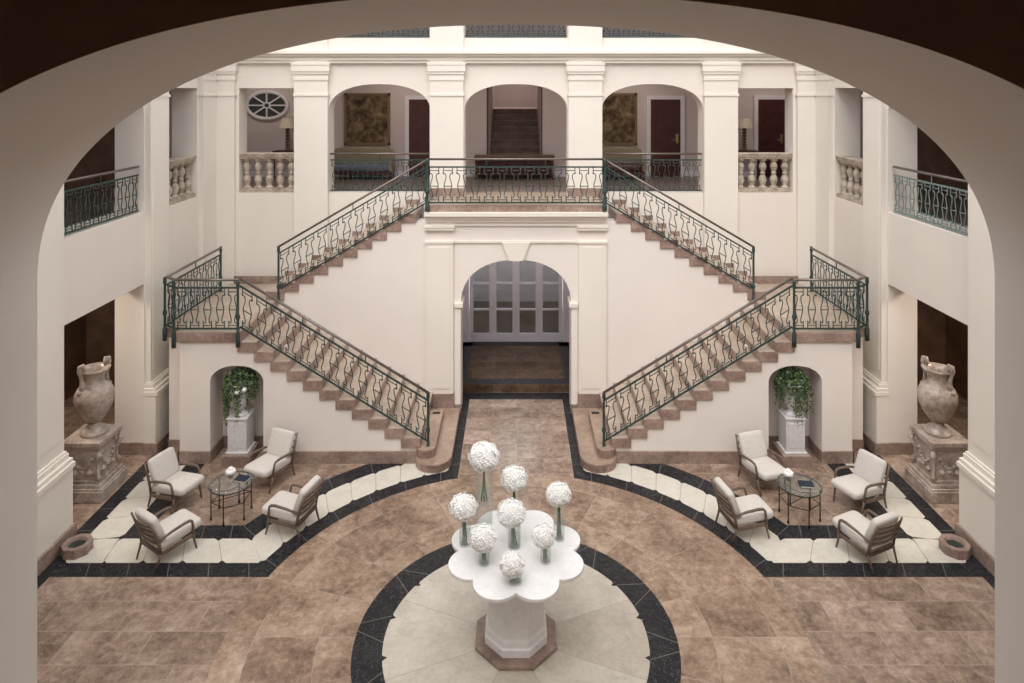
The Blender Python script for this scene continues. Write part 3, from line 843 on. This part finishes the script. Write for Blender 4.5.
for nm, sx in (('left', -1), ('right', 1)):
    a, b = sorted((sx*4.63, sx*5.80))
    balustrade('stone balustrade of the square window at the %s end of the back wall' % nm, (a, YF+.14), (b, YF+.14), 4.05, 5, 'stone balustrades in the windows')
    balustrade('stone balustrade of the window in the far corner of the %s side wall' % nm, (sx*6.47, 12.30), (sx*6.47, 13.55), 4.08, 5, 'stone balustrades in the windows')

# ------------------------------------------------------------------ upper corridor contents
def corridor_door(n, x0, x1, label, hinge=1):
    t = thing('door_%d' % n, label, 'door', ((x0+x1)/2, YB, Z1)); t['kind'] = 'structure'
    m = MB().box(x0, x1, YB-.05, YB, Z1, 5.96)
    leaf = obj('door_leaf', m, 'darkwood', t)
    m = MB()
    for z0, z1 in ((Z1+.2, 4.75), (4.9, 5.8)):
        xa, xb = x0+.12, x1-.12
        m.box(xa, xb, YB-.058, YB-.05, z0, z1); m.box(xa+.05, xb-.05, YB-.066, YB-.058, z0+.06, z1-.06)
    obj('door_panel', m, 'darkwood', leaf)
    m = MB().box(x0-.1, x0, YB-.07, YB, Z1, 5.96).box(x1, x1+.1, YB-.07, YB, Z1, 5.96).box(x0-.1, x1+.1, YB-.07, YB, 5.96, 6.06)
    obj('door_frame', m, 'doorwhite', t)
    hx = x1-.09 if hinge > 0 else x0+.09
    m = MB().box(hx-.03, hx+.03, YB-.075, YB-.05, 4.85, 5.08); m.tube([(hx, YB-.1, 4.93), (hx-.11*hinge, YB-.1, 4.93)], .012, 6); m.tube([(hx, YB-.05, 4.93), (hx, YB-.1, 4.93)], .012, 6)
    obj('door_handle', m, 'brass', leaf)
    obj('number_plate', MB().box((x0+x1)/2-.06, (x0+x1)/2+.06, YB-.06, YB-.05, 5.62, 5.68), 'brass', leaf)
corridor_door(2, -2.72, -1.94, 'dark mahogany corridor door left of the centre stairs')
corridor_door(3, 3.42, 4.18, 'dark mahogany corridor door seen through the right arch')
corridor_door(4, 6.15, 6.83, 'dark mahogany corridor door seen through the right square window')
# skirting of corridor
mb = MB()
for a, b in ((-9, -2.82), (-1.84, SX0-.12), (SX1+.12, 3.32), (4.28, 6.05), (6.93, 9)): mb.box(a, b, YB-.03, YB, Z1, Z1+.14)
struct('baseboard_corridor', mb, 'doorwhite', 'white skirting of the upper corridor')

def framed(name, label, x0, x1, z0, z1):
    t = thing(name, label, 'wall hanging', ((x0+x1)/2, YB-.05, z0), 'faded wall hangings in the corridor')
    obj('canvas', MB().box(x0+.06, x1-.06, YB-.035, YB-.01, z0+.06, z1-.06), 'art', t)
    f = MB().box(x0, x0+.06, YB-.06, YB-.005, z0, z1).box(x1-.06, x1, YB-.06, YB-.005, z0, z1).box(x0, x1, YB-.06, YB-.005, z0, z0+.06).box(x0, x1, YB-.06, YB-.005, z1-.06, z1)
    obj('picture_frame', f, 'frame', t)
framed('tapestry', 'faded brown framed tapestry in the corridor behind the left arch', -4.36, -3.20, 4.80, 6.12)
framed('tapestry', 'faded brown framed tapestry in the corridor behind the right arch', 2.02, 3.08, 4.80, 6.12)

def sofa(label, x0, x1, seat):
    t = thing('sofa', label, 'sofa', ((x0+x1)/2, 17.0, Z1), 'corridor sofas')
    y0, y1 = 16.75, 17.25
    obj('backrest', MB().cushion(((x0+x1)/2, y1-.06, Z1+.54), (x1-x0)/2, .07, .22, e=.25), 'tansofa', t)
    obj('seat_cushion', MB().cushion(((x0+x1)/2, (y0+y1)/2-.05, Z1+.29), (x1-x0)/2-.05, .24, .09, e=.25), seat, t)
    obj('seat_frame', MB().box(x0, x1, y0, y1, Z1+.13, Z1+.2), 'darkwood', t)
    for x in (x0+.04, x1-.04):
        a = MB().box(x-.04, x+.04, y0, y1, Z1+.2, Z1+.46); obj('armrest', a, 'tansofa', t, bevel=.02)
        for y in (y0+.04, y1-.04): obj('leg', MB().lathe([(.018, 0), (.028, .13)], (x, y, Z1), 8), 'darkwood', t)
sofa('tan and blue grey sofa under the left corridor tapestry', -4.62, -3.05, 'bluesofa')
sofa('tan sofa with a dark seat under the right corridor tapestry', 2.0, 3.18, 'darkwood')
# low dark console in front of the centre stairs
t = thing('console_table', 'long low dark wooden console in front of the central rising steps', 'table', (0, 16.95, Z1))
obj('tabletop', MB().box(-1.03, .95, 16.75, 17.15, Z1+.54, Z1+.59), 'panel', t, bevel=.008)
obj('shelf', MB().box(-.98, .90, 16.78, 17.12, Z1+.12, Z1+.15), 'darkwood', t)
obj('back_panel', MB().box(-.98, .90, 17.10, 17.12, Z1+.01, Z1+.54), 'darkwood', t)
for x in (-.98, -.3, .3, .90):
    for y in (16.78, 17.12): obj('leg', MB().box(x-.025, x+.025, y-.025, y+.025, Z1, Z1+.54), 'darkwood', t)
# stairs going up behind the corridor
t = thing('inner_stairs', 'dark brown marble steps rising away behind the centre arch of the upper floor', 'staircase', ((SX0+SX1)/2, YB+.2, Z1))
for k in range(10):
    s = MB().box(SX0+.004, SX1-.004, YB+.21+.33*k, YB+.2+.33*(k+1)+.03, Z1+.164*k, Z1+.164*(k+1)-.035)
    so = obj('step', s, 'base', t)
    obj('tread', MB().box(SX0+.004, SX1-.004, YB+.205+.33*k-(.03 if k else 0), YB+.2+.33*(k+1), Z1+.164*(k+1)-.035, Z1+.164*(k+1)), 'step', so)
struct('wall_stairwell', MB().box(SX0-.1, SX0, YB+.2, 23, Z1, 8.0).box(SX1, SX1+.1, YB+.2, 23, Z1, 8.0).box(SX0-.1, SX1+.1, 23, 23.1, Z1, 8.0).box(SX0-.1, SX1+.1, YB+.2, 23.1, 8.0, 8.1).box(SX0, SX1, 20.9, 23, Z1, Z1+1.64), 'inner', 'walls of the inner stairwell')
trim(MB().box(SX0-.045, SX0, YB-.01, YB, Z1, 7.05).box(SX1, SX1+.03, YB-.01, YB, Z1, 7.05), 'darkwood', 'dark edging of the stair opening')
# oval window, left end
t = thing('window_1', 'oval window with radiating glazing bars behind the left square window', 'window', (-6.34, YB, 5.8)); t['kind'] = 'structure'
def ell(rx, rz, n=40): return [(-6.34+rx*cos(2*PI*i/n), 5.81+rz*sin(2*PI*i/n)) for i in range(n)]
m = MB(); m.tube([(x, YB-.02, z) for x, z in ell(.52, .345)], .05, 6, closed=True)
wf = obj('window_frame', m, 'doorwhite', t)
m = MB(); m.prism(ell(.50, .33), YB-.02, YB-.012); obj('pane', m, 'pane', t)
m = MB()
for k in range(8):
    a = 2*PI*k/8; m.bar((-6.34+.06*cos(a), YB-.035, 5.81+.05*sin(a)), (-6.34+.5*cos(a), YB-.035, 5.81+.33*sin(a)), .035)
m.tube([(-6.34+.09*cos(a*PI/8), YB-.035, 5.81+.07*sin(a*PI/8)) for a in range(16)], .02, 5, closed=True)
obj('glazing_bar', m, 'doorwhite', t)
def lamp_table(sx, label1, label2):
    x = sx*5.72
    t = thing('side_table', label1, 'table', (x, 17.1, Z1))
    obj('tabletop', MB().box(x-.32, x+.32, 16.92, 17.3, Z1+.66, Z1+.70), 'darkwood', t, bevel=.006)
    for dx in (-.28, .28):
        for y in (16.96, 17.26): obj('leg', MB().lathe([(.016, 0), (.024, .66)], (x+dx, y, Z1), 8), 'darkwood', t)
    t = thing('table_lamp', label2, 'lamp', (x, 17.1, Z1+.70))
    prof = [(.09, 0), (.09, .02)]
    for k in range(7): z = .03+.075*k; prof += [(.025, z), (.058, z+.02), (.058, z+.05), (.025, z+.07)]
    obj('lamp_base', MB().lathe(prof, (x, 17.1, Z1+.70), 14), 'panel', t)
    obj('lamp_shade', MB().lathe([(.20, 0), (.13, .24)], (x, 17.1, Z1+1.27), 24, closed=False), 'shade', t)
lamp_table(-1, 'small dark side table below the oval window', 'turned table lamp with a pale shade near the oval window')
lamp_table(1, 'small dark side table inside the right square window', 'turned table lamp with a pale shade inside the right square window')
# white shelving glimpsed in the right loggia
t = thing('shelf_unit', 'white and dark shelf unit glimpsed behind the right marble urn', 'shelf', (8.6, 10.6, 0))
obj('cabinet_body', MB().box(8.3, 8.95, 10.3, 10.9, 0, 1.2), 'panel', t)
obj('shelf', MB().box(8.1, 8.95, 10.1, 11.0, 1.6, 1.64), 'doorwhite', t)
obj('upright', MB().box(8.6, 8.95, 10.5, 10.56, 1.2, 2.5), 'doorwhite', t)

# ------------------------------------------------------------------ flower table
t = thing('flower_table', 'white marble table with scalloped top on an octagonal pedestal', 'table', (0, CY, 0))
def octo(r, rot=PI/8): return [(r*cos(rot+PI/4*k), CY+r*sin(rot+PI/4*k)) for k in range(8)]
obj('floor_plinth', MB().prism(octo(.49), .002, .045, 'xy'), 'base', t, bevel=.006)
m = MB(); m.lathe([(.375, .045), (.375, .13), (.36, .145), (.36, .20), (.34, .225), (.325, .84), (.35, .87), (.37, .91), (.37, .945)], (0, CY, 0), 8, smooth=False, rot=PI/8)
obj('table_base', m, 'white_marble', t, bevel=.006)
pts = []
RC, RP = .53, .258
d = RC*sin(PI/8); ha = PI/2+PI/8-math.acos(min(1, d/RP)) if RP > d else PI/2
ha = PI - math.acos(max(-1, min(1, (d/RP))))      # placeholder, replaced below
# half angle of each petal's visible arc, from petal centre axis to the cusp
cusp = Vector((RC*cos(PI/8)*cos(PI/8), 0))
q = math.sqrt(RP**2-d**2); rc = RC*cos(PI/8)+q     # radius of cusp along the bisector
cp = Vector((rc*cos(PI/8)-RC, rc*sin(PI/8))); ha = math.atan2(cp.y, cp.x)
for k in range(8):
    a = PI/8+PI/4*k
    c = Vector((RC*cos(a), RC*sin(a)))
    for j in range(15):
        b = a-ha+2*ha*j/14; pts.append((c.x+RP*cos(b), CY+c.y+RP*sin(b)))
obj('tabletop', MB().prism(pts, .945, .985, 'xy'), 'white_marble', t, bevel=.008)

def hydrangea(mb, c, R, n=300, sq=.84):
    rnd = random.Random(int(R*1000)+n); _st = len(mb.v)
    mb.lathe([(max(.001, R*.80*sin(PI*i/10)), -R*.80*cos(PI*i/10)) for i in range(11)], c, 16, closed=False)
    c = Vector(c)
    for i in range(n):
        z = 1-2*(i+.5)/n; r = math.sqrt(1-z*z); a = i*2.39996
        nrm = Vector((r*cos(a), r*sin(a), z))
        lump = 1+.05*sin(6*math.atan2(nrm.y, nrm.x)+7*z)+.04*cos(9*z)+rnd.uniform(-.06, .05)
        o = c+nrm*R*lump*.95
        u = nrm.orthogonal().normalized(); w = nrm.cross(u); th = rnd.uniform(0, PI)
        s = R*rnd.uniform(.17, .23)*(1 if n < 100 else .78)
        for k in range(4):
            t_ = th+PI/2*k; dr = u*cos(t_)+w*sin(t_); pr = u*cos(t_+PI/2)+w*sin(t_+PI/2)
            nrm2 = nrm; p0 = o-nrm*s*.35; p1 = o+dr*s*.55+pr*s*.42+nrm*s*.12; p2 = o+dr*s*1.0+nrm*s*rnd.uniform(-.35,.45); p3 = o+dr*s*.55-pr*s*.42+nrm*s*.12
            mb.add([p0, p1, p2, p3], [(0,1,2,3)])
    for i in range(_st, len(mb.v)):
        v = mb.v[i]; mb.v[i] = (v[0], v[1], c.z+(v[2]-c.z)*sq)
TZ = .986
vases = [  # x, y, ball z, ball r, vase r, vase h, ball dx, label
 (-.385, 8.20, 1.80, .185, .105, .70, 0, 'tallest clear cylinder vase with white hydrangea, at the back left of the table'),
 (-.02, 8.17, 1.555, .158, .06, .34, -.005, 'white hydrangea at the back centre of the table, its vase hidden'),
 (-.02, 7.80, 1.365, .165, .075, .26, -.035, 'white hydrangea in a clear vase in the middle of the table'),
 (-.585, 7.84, 1.41, .162, .07, .30, -.02, 'white hydrangea in a clear vase at the left edge of the table'),
 (.50, 7.93, 1.505, .147, .065, .36, -.005, 'white hydrangea in a clear vase at the right rear edge of the table'),
 (-.35, 7.52, 1.266, .157, .06, .18, -.015, 'white hydrangea in a short vase, front left of the middle one'),
 (.325, 7.55, 1.267, .135, .06, .20, -.02, 'white hydrangea in a short vase, front right of the middle one'),
 (-.005, 7.24, 1.168, .136, .068, .13, -.04, 'white hydrangea in the shortest vase at the front of the table')]
for (x, y, bz, brr, vr, vh, dx, lb) in vases:
    t = thing('flower_vase', lb, 'vase of flowers', (x, y, TZ), 'hydrangea vases on the flower table')
    m = MB().lathe([(vr, 0), (vr, vh), (vr-.006, vh), (vr-.006, .02)], (x, y, TZ), 28)
    obj('glass_vase', m, 'glass', t)
    wl = vh*.45 if vh < .5 else 0
    if vh < .5:
        obj('water', MB().lathe([(vr-.008, .021), (vr-.008, .02+wl)], (x, y, TZ), 24), 'water_glass', t)
        sb = .03
    else:
        sb = vh*.42
        obj('water', MB().lathe([(vr-.008, vh*.40), (vr-.008, vh*.58)], (x, y, TZ), 24), 'water_glass', t)
    m = MB()
    for k in range(6):
        a = 2*PI*k/6; r0 = vr*.38
        m.tube([(x+r0*cos(a+.7), y+r0*sin(a+.7), TZ+sb), (x+dx*.5+.012*cos(a), y+.012*sin(a), (TZ+bz)/2+.04), (x+dx, y, bz-brr*.7)], .0085, 5)
    obj('stems', m, 'stem', t)
    m = MB(); hydrangea(m, (x+dx, y, bz), brr)
    obj('blossom', m, 'petal', t)

# ------------------------------------------------------------------ lounge chairs
def make_chair(label):
    t = thing('lounge_chair', label, 'chair', (0,0,0), 'wooden lounge chairs')
    for s in (-1, 1):
        obj('leg', MB().tube([(s*.225,.285,0), (s*.238,.245,.12), (s*.25,.225,.23)], [.011,.016,.018], 8), 'wood', t, world=False)
        obj('leg', MB().tube([(s*.225,-.285,0), (s*.235,-.235,.13), (s*.24,-.21,.22)], [.011,.016,.019], 8), 'wood', t, world=False)
        obj('back_post', MB().tube([(s*.24,-.21,.20), (s*.238,-.235,.32), (s*.235,-.285,.48), (s*.228,-.35,.65)], [.019,.019,.017,.012], 8), 'wood', t, world=False)
        obj('armrest', MB().tube([(s*.25,.225,.21), (s*.256,.215,.34), (s*.258,.20,.415), (s*.258,.17,.44), (s*.257,.10,.445), (s*.253,-.08,.425), (s*.245,-.24,.385)], [.018,.016,.017,.019,.02,.018,.014], 8), 'wood', t, world=False)
        obj('seat_rail', MB().bar((s*.246,.225,.225), (s*.24,-.215,.195), .024, .045), 'wood', t, world=False)
    obj('seat_rail', MB().bar((-.246,.225,.225), (.246,.225,.225), .024, .04), 'wood', t, world=False)
    obj('seat_rail', MB().bar((-.24,-.215,.195), (.24,-.215,.195), .024, .04), 'wood', t, world=False)
    for k in range(5):
        f = k/4; z = .265+.345*f; y = -.222-.115*f**1.2
        path = [(.236*(2*i/8-1), y-.035*(1-(2*i/8-1)**2), z) for i in range(9)]
        m = MB()
        for i in range(8): m.bar(path[i], path[i+1], .011, .027)
        obj('back_slat', m, 'wood', t, world=False)
    m = MB().cushion((0,.065,.294), .232, .312, .06, e=.22, rotx=.07); obj('seat_cushion', m, 'cushion', t, world=False)
    m = MB().cushion((0,-.225,.49), .218, .055, .185, e=.22, rotx=0)
    m = MB().cushion((0,0,0), .226, .20, .054, e=.24, rotx=0)
    m.xf(Matrix.Translation((0,-.222,.50)) @ Matrix.Rotation(math.radians(-69)+PI, 4, 'X'))
    obj('back_cushion', m, 'cushion', t, world=False)
    return t
def face(vx, vy): return math.atan2(vy, vx)-PI/2
chairs = [
 (-5.13, 10.27, math.radians(-109.8), 'leftmost lounge chair at the left table, facing right with a tilted cushion, behind another chair'),
 (-4.665, 9.126, face(.315, .469), 'lounge chair nearest the front in the left group, its slatted back to us'),
 (-3.887, 10.824, face(-.39, -.92), 'lounge chair against the stair wall in the left group, facing us'),
 (-3.157, 9.66, face(-.544, .154), 'lounge chair at the right of the left group, slatted back on the curved border'),
 (3.867, 10.746, face(.30, -.95), 'lounge chair against the stair wall in the right group, facing us'),
 (3.174, 9.593, face(.562, .118), 'lounge chair at the left of the right group, slatted back on the curved border'),
 (5.137, 10.20, math.radians(115), 'rear right lounge chair of the right group, facing left'),
 (4.662, 9.088, face(-.242, .526), 'lounge chair nearest the front in the right group, its slatted back to us')]
c0 = make_chair(chairs[0][3]); c0.location = (*chairs[0][:2], .003); c0.rotation_euler = (0,0,chairs[0][2])
for x, y, r, lb in chairs[1:]: dup(c0, (x, y, .003), r, lb)

# ------------------------------------------------------------------ glass side tables
def make_table(label):
    t = thing('side_table', label, 'table', (0,0,0), 'round glass side tables')
    R = .275; H = .46
    obj('glass_top', MB().lathe([(.001,H), (.315,H), (.315,H+.012), (.001,H+.012)], (0,0,0), 40, closed=False), 'tableglass', t, world=False)
    obj('rim', MB().tube([(.30*cos(2*PI*k/32), .30*sin(2*PI*k/32), H-.008) for k in range(32)], .009, 6, closed=True), 'metal', t, world=False)
    for k in range(6):
        a = PI/6+PI/3*k; x, y = R*cos(a), R*sin(a)
        m = MB().lathe([(.016,0), (.016,.02), (.009,.045), (.008,.24), (.014,.25), (.008,.26), (.008,H-.05), (.013,H-.04), (.009,H-.01)], (x,y,0), 8)
        obj('leg', m, 'metal', t, world=False)
        b = a+PI/3
        obj('stretcher', MB().tube([(x,y,.25), (R*.80*cos(a+PI/6)*1.0, R*.80*sin(a+PI/6), .235), (R*cos(b), R*sin(b), .25)], .006, 5), 'metal', t, world=False)
    obj('stretcher', MB().tube([(R*cos(PI/6),R*sin(PI/6),.25), (-R*cos(PI/6),-R*sin(PI/6),.25)], .006, 5), 'metal', t, world=False)
    return t
tt = make_table('round black metal table with glass top amid the left chairs'); tt.location = (-4.16, 9.98, .003)
dup(tt, (4.12, 9.925, .003), .09, 'round black metal table with glass top amid the right chairs')
for sx, cx, cy, fx, fy, bx_, by_, ang, nm in ((-1, -4.16, 9.98, -4.215, 10.08, -4.02, 10.02, -.25, 'left'), (1, 4.12, 9.925, 4.0, 10.03, 4.20, 9.88, -.15, 'right')):
    z = .4755
    t = thing('flower_pot', 'small pot of white flowers on the %s glass table' % nm, 'flowers', (fx, fy, z))
    obj('pot', MB().lathe([(.03,0), (.042,.06), (.038,.06), (.03,.02)], (fx, fy, z), 16), 'pot', t)
    m = MB(); 
    for k in range(7):
        a = 2*PI*k/6; r = .038 if k < 6 else 0
        hydrangea(m, (fx+r*cos(a), fy+r*sin(a), z+.095+(.035 if k == 6 else 0)), .044, 30)
    obj('blossom', m, 'petal', t)
    t = thing('book', 'dark book lying on the %s glass table' % nm, 'book', (bx_, by_, z)); t.rotation_euler = (0,0,ang)
    obj('cover', MB().box(-.10,.10,-.075,.075,.026,.030).box(-.10,.10,-.075,.075,0,.004).box(-.10,-.096,-.075,.075,0,.03), 'book', t, world=False)
    obj('pages', MB().box(-.096,.097,-.072,.072,.004,.026), 'page', t, world=False)

# ------------------------------------------------------------------ niche pedestals with ivy urns
def ivy(mb, mb2, c, top, seed, sx, long_side):
    rnd = random.Random(seed); c = Vector(c)
    def leaf(m, p, s):
        n = Vector((rnd.uniform(-1,1), rnd.uniform(-1.6,.2), rnd.uniform(-.2,1))).normalized()
        u = n.orthogonal().normalized(); a = rnd.uniform(0, 2*PI); w = n.cross(u)
        d = u*cos(a)+w*sin(a); e = n.cross(d)
        m.add([p-d*s, p-d*s*.1+e*s*.75, p+d*s*1.1, p-d*s*.1-e*s*.75], [(0,1,2,3)])
    # crown dome
    for i in range(760):
        z = rnd.uniform(-.2, 1); r = math.sqrt(max(0, 1-z*z)); a = rnd.uniform(0, 2*PI)
        p = c+Vector((r*cos(a)*.28, r*sin(a)*.17, top*z*.95+.02))*rnd.uniform(.75, 1.05)
        leaf(mb if rnd.random() < .78 else mb2, p, rnd.uniform(.016, .028))
    # trailing strands
    for k in range(42):
        a = rnd.uniform(0, 2*PI) if k > 12 else rnd.uniform(-PI, 0)
        R = rnd.uniform(.18, .32); x = cos(a)*R; y = sin(a)*R*.72-.02
        L = rnd.uniform(.2, .5)
        if x*long_side > .08: L = rnd.uniform(.45, .8)
        if k in (3, 4, 5): x = long_side*rnd.uniform(-.02, .06); y = -.15; L = rnd.uniform(.62, .8)
        st = c+Vector((x*.8, y*.8, .12)); n = int(L/.012); sw = rnd.uniform(-.05, .05)
        for j in range(n):
            f = j/n
            p = st+Vector((x*.25*min(1, f*4)+sw*f, y*.25*min(1, f*4), -L*f))+Vector((rnd.uniform(-.026,.026), rnd.uniform(-.02,.02), rnd.uniform(-.01,.01)))
            leaf(mb if rnd.random() < .72 else mb2, p, rnd.uniform(.013, .024)*(1.1-.4*f))
for nm, sx, cx in (('left', -1, -4.61), ('right', 1, 4.62)):
    cy = Y1+.12
    t = thing('pedestal', 'square white marble pedestal on a brown block in the %s stair niche' % nm, 'pedestal', (cx, cy, 0), 'niche pedestals')
    obj('plinth', MB().box(cx-.225, cx+.225, cy-.27, cy+.20, .0, .19), 'base', t, bevel=.006)
    obj('column_block', MB().box(cx-.185, cx+.185, cy-.215, cy+.16, .19, .22).box(cx-.155, cx+.155, cy-.195, cy+.14, .22, .75).box(cx-.12, cx+.12, cy-.20, cy-.19, .28, .69).box(cx-.17, cx+.17, cy-.21, cy+.155, .75, .78), 'pedmarble', t, bevel=.006)
    cy2 = cy-.03
    t = thing('ivy_urn', 'pale urn overflowing with trailing ivy%s in the %s stair niche' % (' and two white blooms' if sx < 0 else '', nm), 'potted plant', (cx, cy2, .78), 'ivy urns in the stair niches')
    prof = [(.12,0), (.12,.03), (.06,.06), (.05,.11), (.09,.16), (.115,.24), (.10,.33), (.075,.42), (.075,.48), (.12,.56), (.165,.60), (.165,.615), (.11,.58), (.06,.50)]
    obj('urn', MB().lathe([(a*1.1, b*.86) for a, b in prof], (cx, cy2, .78), 24), 'pedmarble' , t)
    a, b = MB(), MB(); ivy(a, b, (cx, cy2, 1.27), .27, 11 if sx < 0 else 23, sx, -1 if sx < 0 else 1)
    o = obj('foliage', a, 'leaf', t); o['kind'] = 'stuff'
    o = obj('young_foliage', b, 'leaf2', t); o['kind'] = 'stuff'; o['label'] = 'paler young ivy leaves'
    if sx < 0:
        for dx, z in ((.02, 1.22), (.13, 1.265)):
            m = MB(); hydrangea(m, (cx+dx, cy2-.2, z), .045, 40); obj('bloom', m, 'petal', t)

# ------------------------------------------------------------------ great urns on carved pedestals
def carved_pedestal(nm, sx):
    cx, cy = sx*6.57, 10.58
    t = thing('carved_pedestal', 'carved brown marble pedestal carrying the big urn on the %s' % nm, 'pedestal', (cx, cy, 0), 'carved pedestals')
    m = MB()
    for z0, z1, h in ((0, .17, .35), (.17, .20, .335), (.20, .25, .31), (.25, .29, .27)): m.box(cx-h, cx+h, cy-h, cy+h, z0, z1)
    obj('plinth', m, 'ped', t, bevel=.01)
    m = MB().box(cx-.235, cx+.235, cy-.235, cy+.235, .29, .74)
    # relief bosses and swags on the four faces
    for (ux, uy) in ((1,0), (-1,0), (0,1), (0,-1)):
        px, py = -uy, ux
        for k in range(9):
            f = -1+2*k/8; zz = .60-.14*(1-f*f)
            m.lathe([(.001,-.028), (.028,-.012), (.03,.008), (.001,.028)], (cx+ux*.24+px*f*.15, cy+uy*.24+py*f*.15, zz), 8)
        for k in range(3):
            m.lathe([(.001,-.05), (.045,-.02), (.05,.01), (.001,.055)], (cx+ux*.235+px*(k-1)*.11, cy+uy*.235+py*(k-1)*.11, .40+(.02 if k == 1 else 0)), 8)
    obj('body', m, 'ped', t, bevel=.008)
    for a in (-1, 1):
        for b in (-1, 1):
            x, y = cx+a*.24, cy+b*.24
            m = MB().tube([(x+a*.02, y+b*.02, .30), (x+a*.03, y+b*.03, .36), (x, y, .42), (x-a*.005, y-b*.005, .55), (x+a*.015, y+b*.015, .62), (x+a*.045, y+b*.045, .68), (x+a*.02, y+b*.02, .73)], [.03,.035,.022,.028,.035,.045,.03], 8)
            obj('corner_scroll', m, 'ped', t)
    m = MB()
    for z0, z1, h in ((.74, .77, .26), (.77, .81, .285), (.81, .88, .305)): m.box(cx-h, cx+h, cy-h, cy+h, z0, z1)
    obj('top_slab', m, 'ped', t, bevel=.008)
def great_urn(nm, sx):
    cx, cy, z0 = sx*6.545, 10.60, .88; K = .95; ZK = .935
    t = thing('marble_urn', 'large veined marble urn with two handles on the %s pedestal' % nm, 'urn', (cx, cy, z0), 'large marble urns')
    obj('foot', MB().lathe([(.19,0), (.19,.045), (.17,.06), (.15,.09), (.10,.115), (.085,.15), (.10,.175)], (cx, cy, z0), 28), 'urn', t)
    prof = [(.085,.17), (.13,.22), (.20,.32), (.26,.44), (.29,.56), (.285,.66), (.25,.74), (.20,.79), (.16,.82), (.145,.86), (.145,.92), (.16,.97), (.19,1.01), (.23,1.04), (.235,1.06), (.225,1.07), (.18,1.05), (.13,.98), (.12,.85)]
    prof = [(a*K, .17+(b-.17)*ZK) for a, b in prof]
    m = MB().lathe(prof, (cx, cy, z0), 36)
    obj('body', m, 'urn', t)
    ax = Vector((-sx*.45, .89, 0)).normalized()
    for s in (1, -1):
        def P(r, z): return (cx+ax.x*s*r*K, cy+ax.y*s*r*K, z0+z*ZK)
        m = MB().tube([P(.20,.76), P(.205,.84), P(.20,.93), P(.22,1.02), P(.245,1.10), P(.23,1.17), P(.19,1.18), P(.175,1.12), P(.19,1.04)], [.04,.034,.03,.03,.034,.036,.034,.028,.02], 8)
        m.lathe([(.001,-.05), (.05,-.02), (.055,.015), (.001,.055)], P(.225,.74), 10)
        obj('handle', m, 'urn', t)
for nm, sx in (('left', -1), ('right', 1)): carved_pedestal(nm, sx); great_urn(nm, sx)

# ------------------------------------------------------------------ stone basins
for nm, sx in (('left', -1), ('right', 1)):
    cx, cy = sx*5.895, 9.17
    t = thing('stone_basin', 'small octagonal stone basin at the foot of the %s pilaster' % nm, 'basin', (cx, cy, .004), 'octagonal stone basins')
    m = MB(); R = .19
    oc = lambda r, z: [(cx+r*cos(PI/8+PI/4*k), cy+r*sin(PI/8+PI/4*k), z) for k in range(8)]
    ci = lambda r, z: [(cx+r*cos(PI/8+PI/4*k), cy+r*sin(PI/8+PI/4*k), z) for k in range(8)]
    loops = [oc(R, .004), oc(R, .13), ci(.125, .13), ci(.09, .06)]
    vs = sum(loops, []); fs = [(i*8+k, i*8+(k+1) % 8, (i+1)*8+(k+1) % 8, (i+1)*8+k) for i in range(3) for k in range(8)]+[tuple(range(24, 32)), tuple(range(8))]
    m.add(vs, fs); obj('bowl', m, 'base', t, bevel=.006)
    obj('water', MB().lathe([(.001, .09), (.105, .09)], (cx, cy, .004), 8, closed=False, rot=PI/8), 'water', t)

# ------------------------------------------------------------------ light
w = bpy.data.worlds.new('sky'); bpy.context.scene.world = w; w.use_nodes = True
nt = w.node_tree; bg = nt.nodes['Background']
tc = nt.nodes.new('ShaderNodeTexCoord'); sp = nt.nodes.new('ShaderNodeSeparateXYZ'); nt.links.new(tc.outputs['Generated'], sp.inputs[0])
nt.links.new(ramp(nt, sp.outputs[2], [(0.0, (.88,.90,1.0)), (.5, (.97,.97,1.0)), (1.0, (.99,.975,.97))]), bg.inputs['Color'])
bg.inputs['Strength'].default_value = 1.9
sd = bpy.data.lights.new('sun', 'SUN'); sd.energy = 2.2; sd.angle = math.radians(45); sd.color = (1, .965, .925)
so = bpy.data.objects.new('sun', sd); C.objects.link(so); so.rotation_euler = (math.radians(35), math.radians(-9), 0)
def lamp(loc, e, size, col=(1, .86, .72), name='fill_light'):  # unseen fill lights, added to brighten the corridors, stairwell, passage, vestibule and loggias
    l = bpy.data.lights.new(name, 'AREA'); l.energy = e; l.size = size; l.color = col
    o = bpy.data.objects.new(name, l); C.objects.link(o); o.location = loc
    return o
for x in (-6.3, -2.9, 2.9, 6.3): lamp((x, 16.1, 6.98), 16, .5)
lamp((0, 16.0, 6.98), 12, .5); lamp((0, 21.5, 7.9), 14, .6)
lamp((0, 15.2, 3.45), 15, .6, (1,.95,.95)); lamp((0, 18.2, 3.45), 150, .8, (.82, .95, .95))
for x in (-7.9, 7.9): lamp((x, 10.4, 3.6), 60, .5)

# ------------------------------------------------------------------ camera
cd = bpy.data.cameras.new('camera'); cd.sensor_width = 36; cd.lens = 24; cd.sensor_fit = 'HORIZONTAL'
cd.shift_x = -4/1024; cd.shift_y = -251.5/1024; cd.clip_start = .05
co = bpy.data.objects.new('camera', cd); C.objects.link(co); co.location = (0, 0, 6.2); co.rotation_euler = (PI/2, 0, 0)
sc = bpy.context.scene; sc.camera = co
sc.view_settings.view_transform = 'Standard'; sc.view_settings.look = 'None'; sc.view_settings.gamma = 1
sc.view_settings.use_curve_mapping = False; sc.view_settings.exposure = 0.0
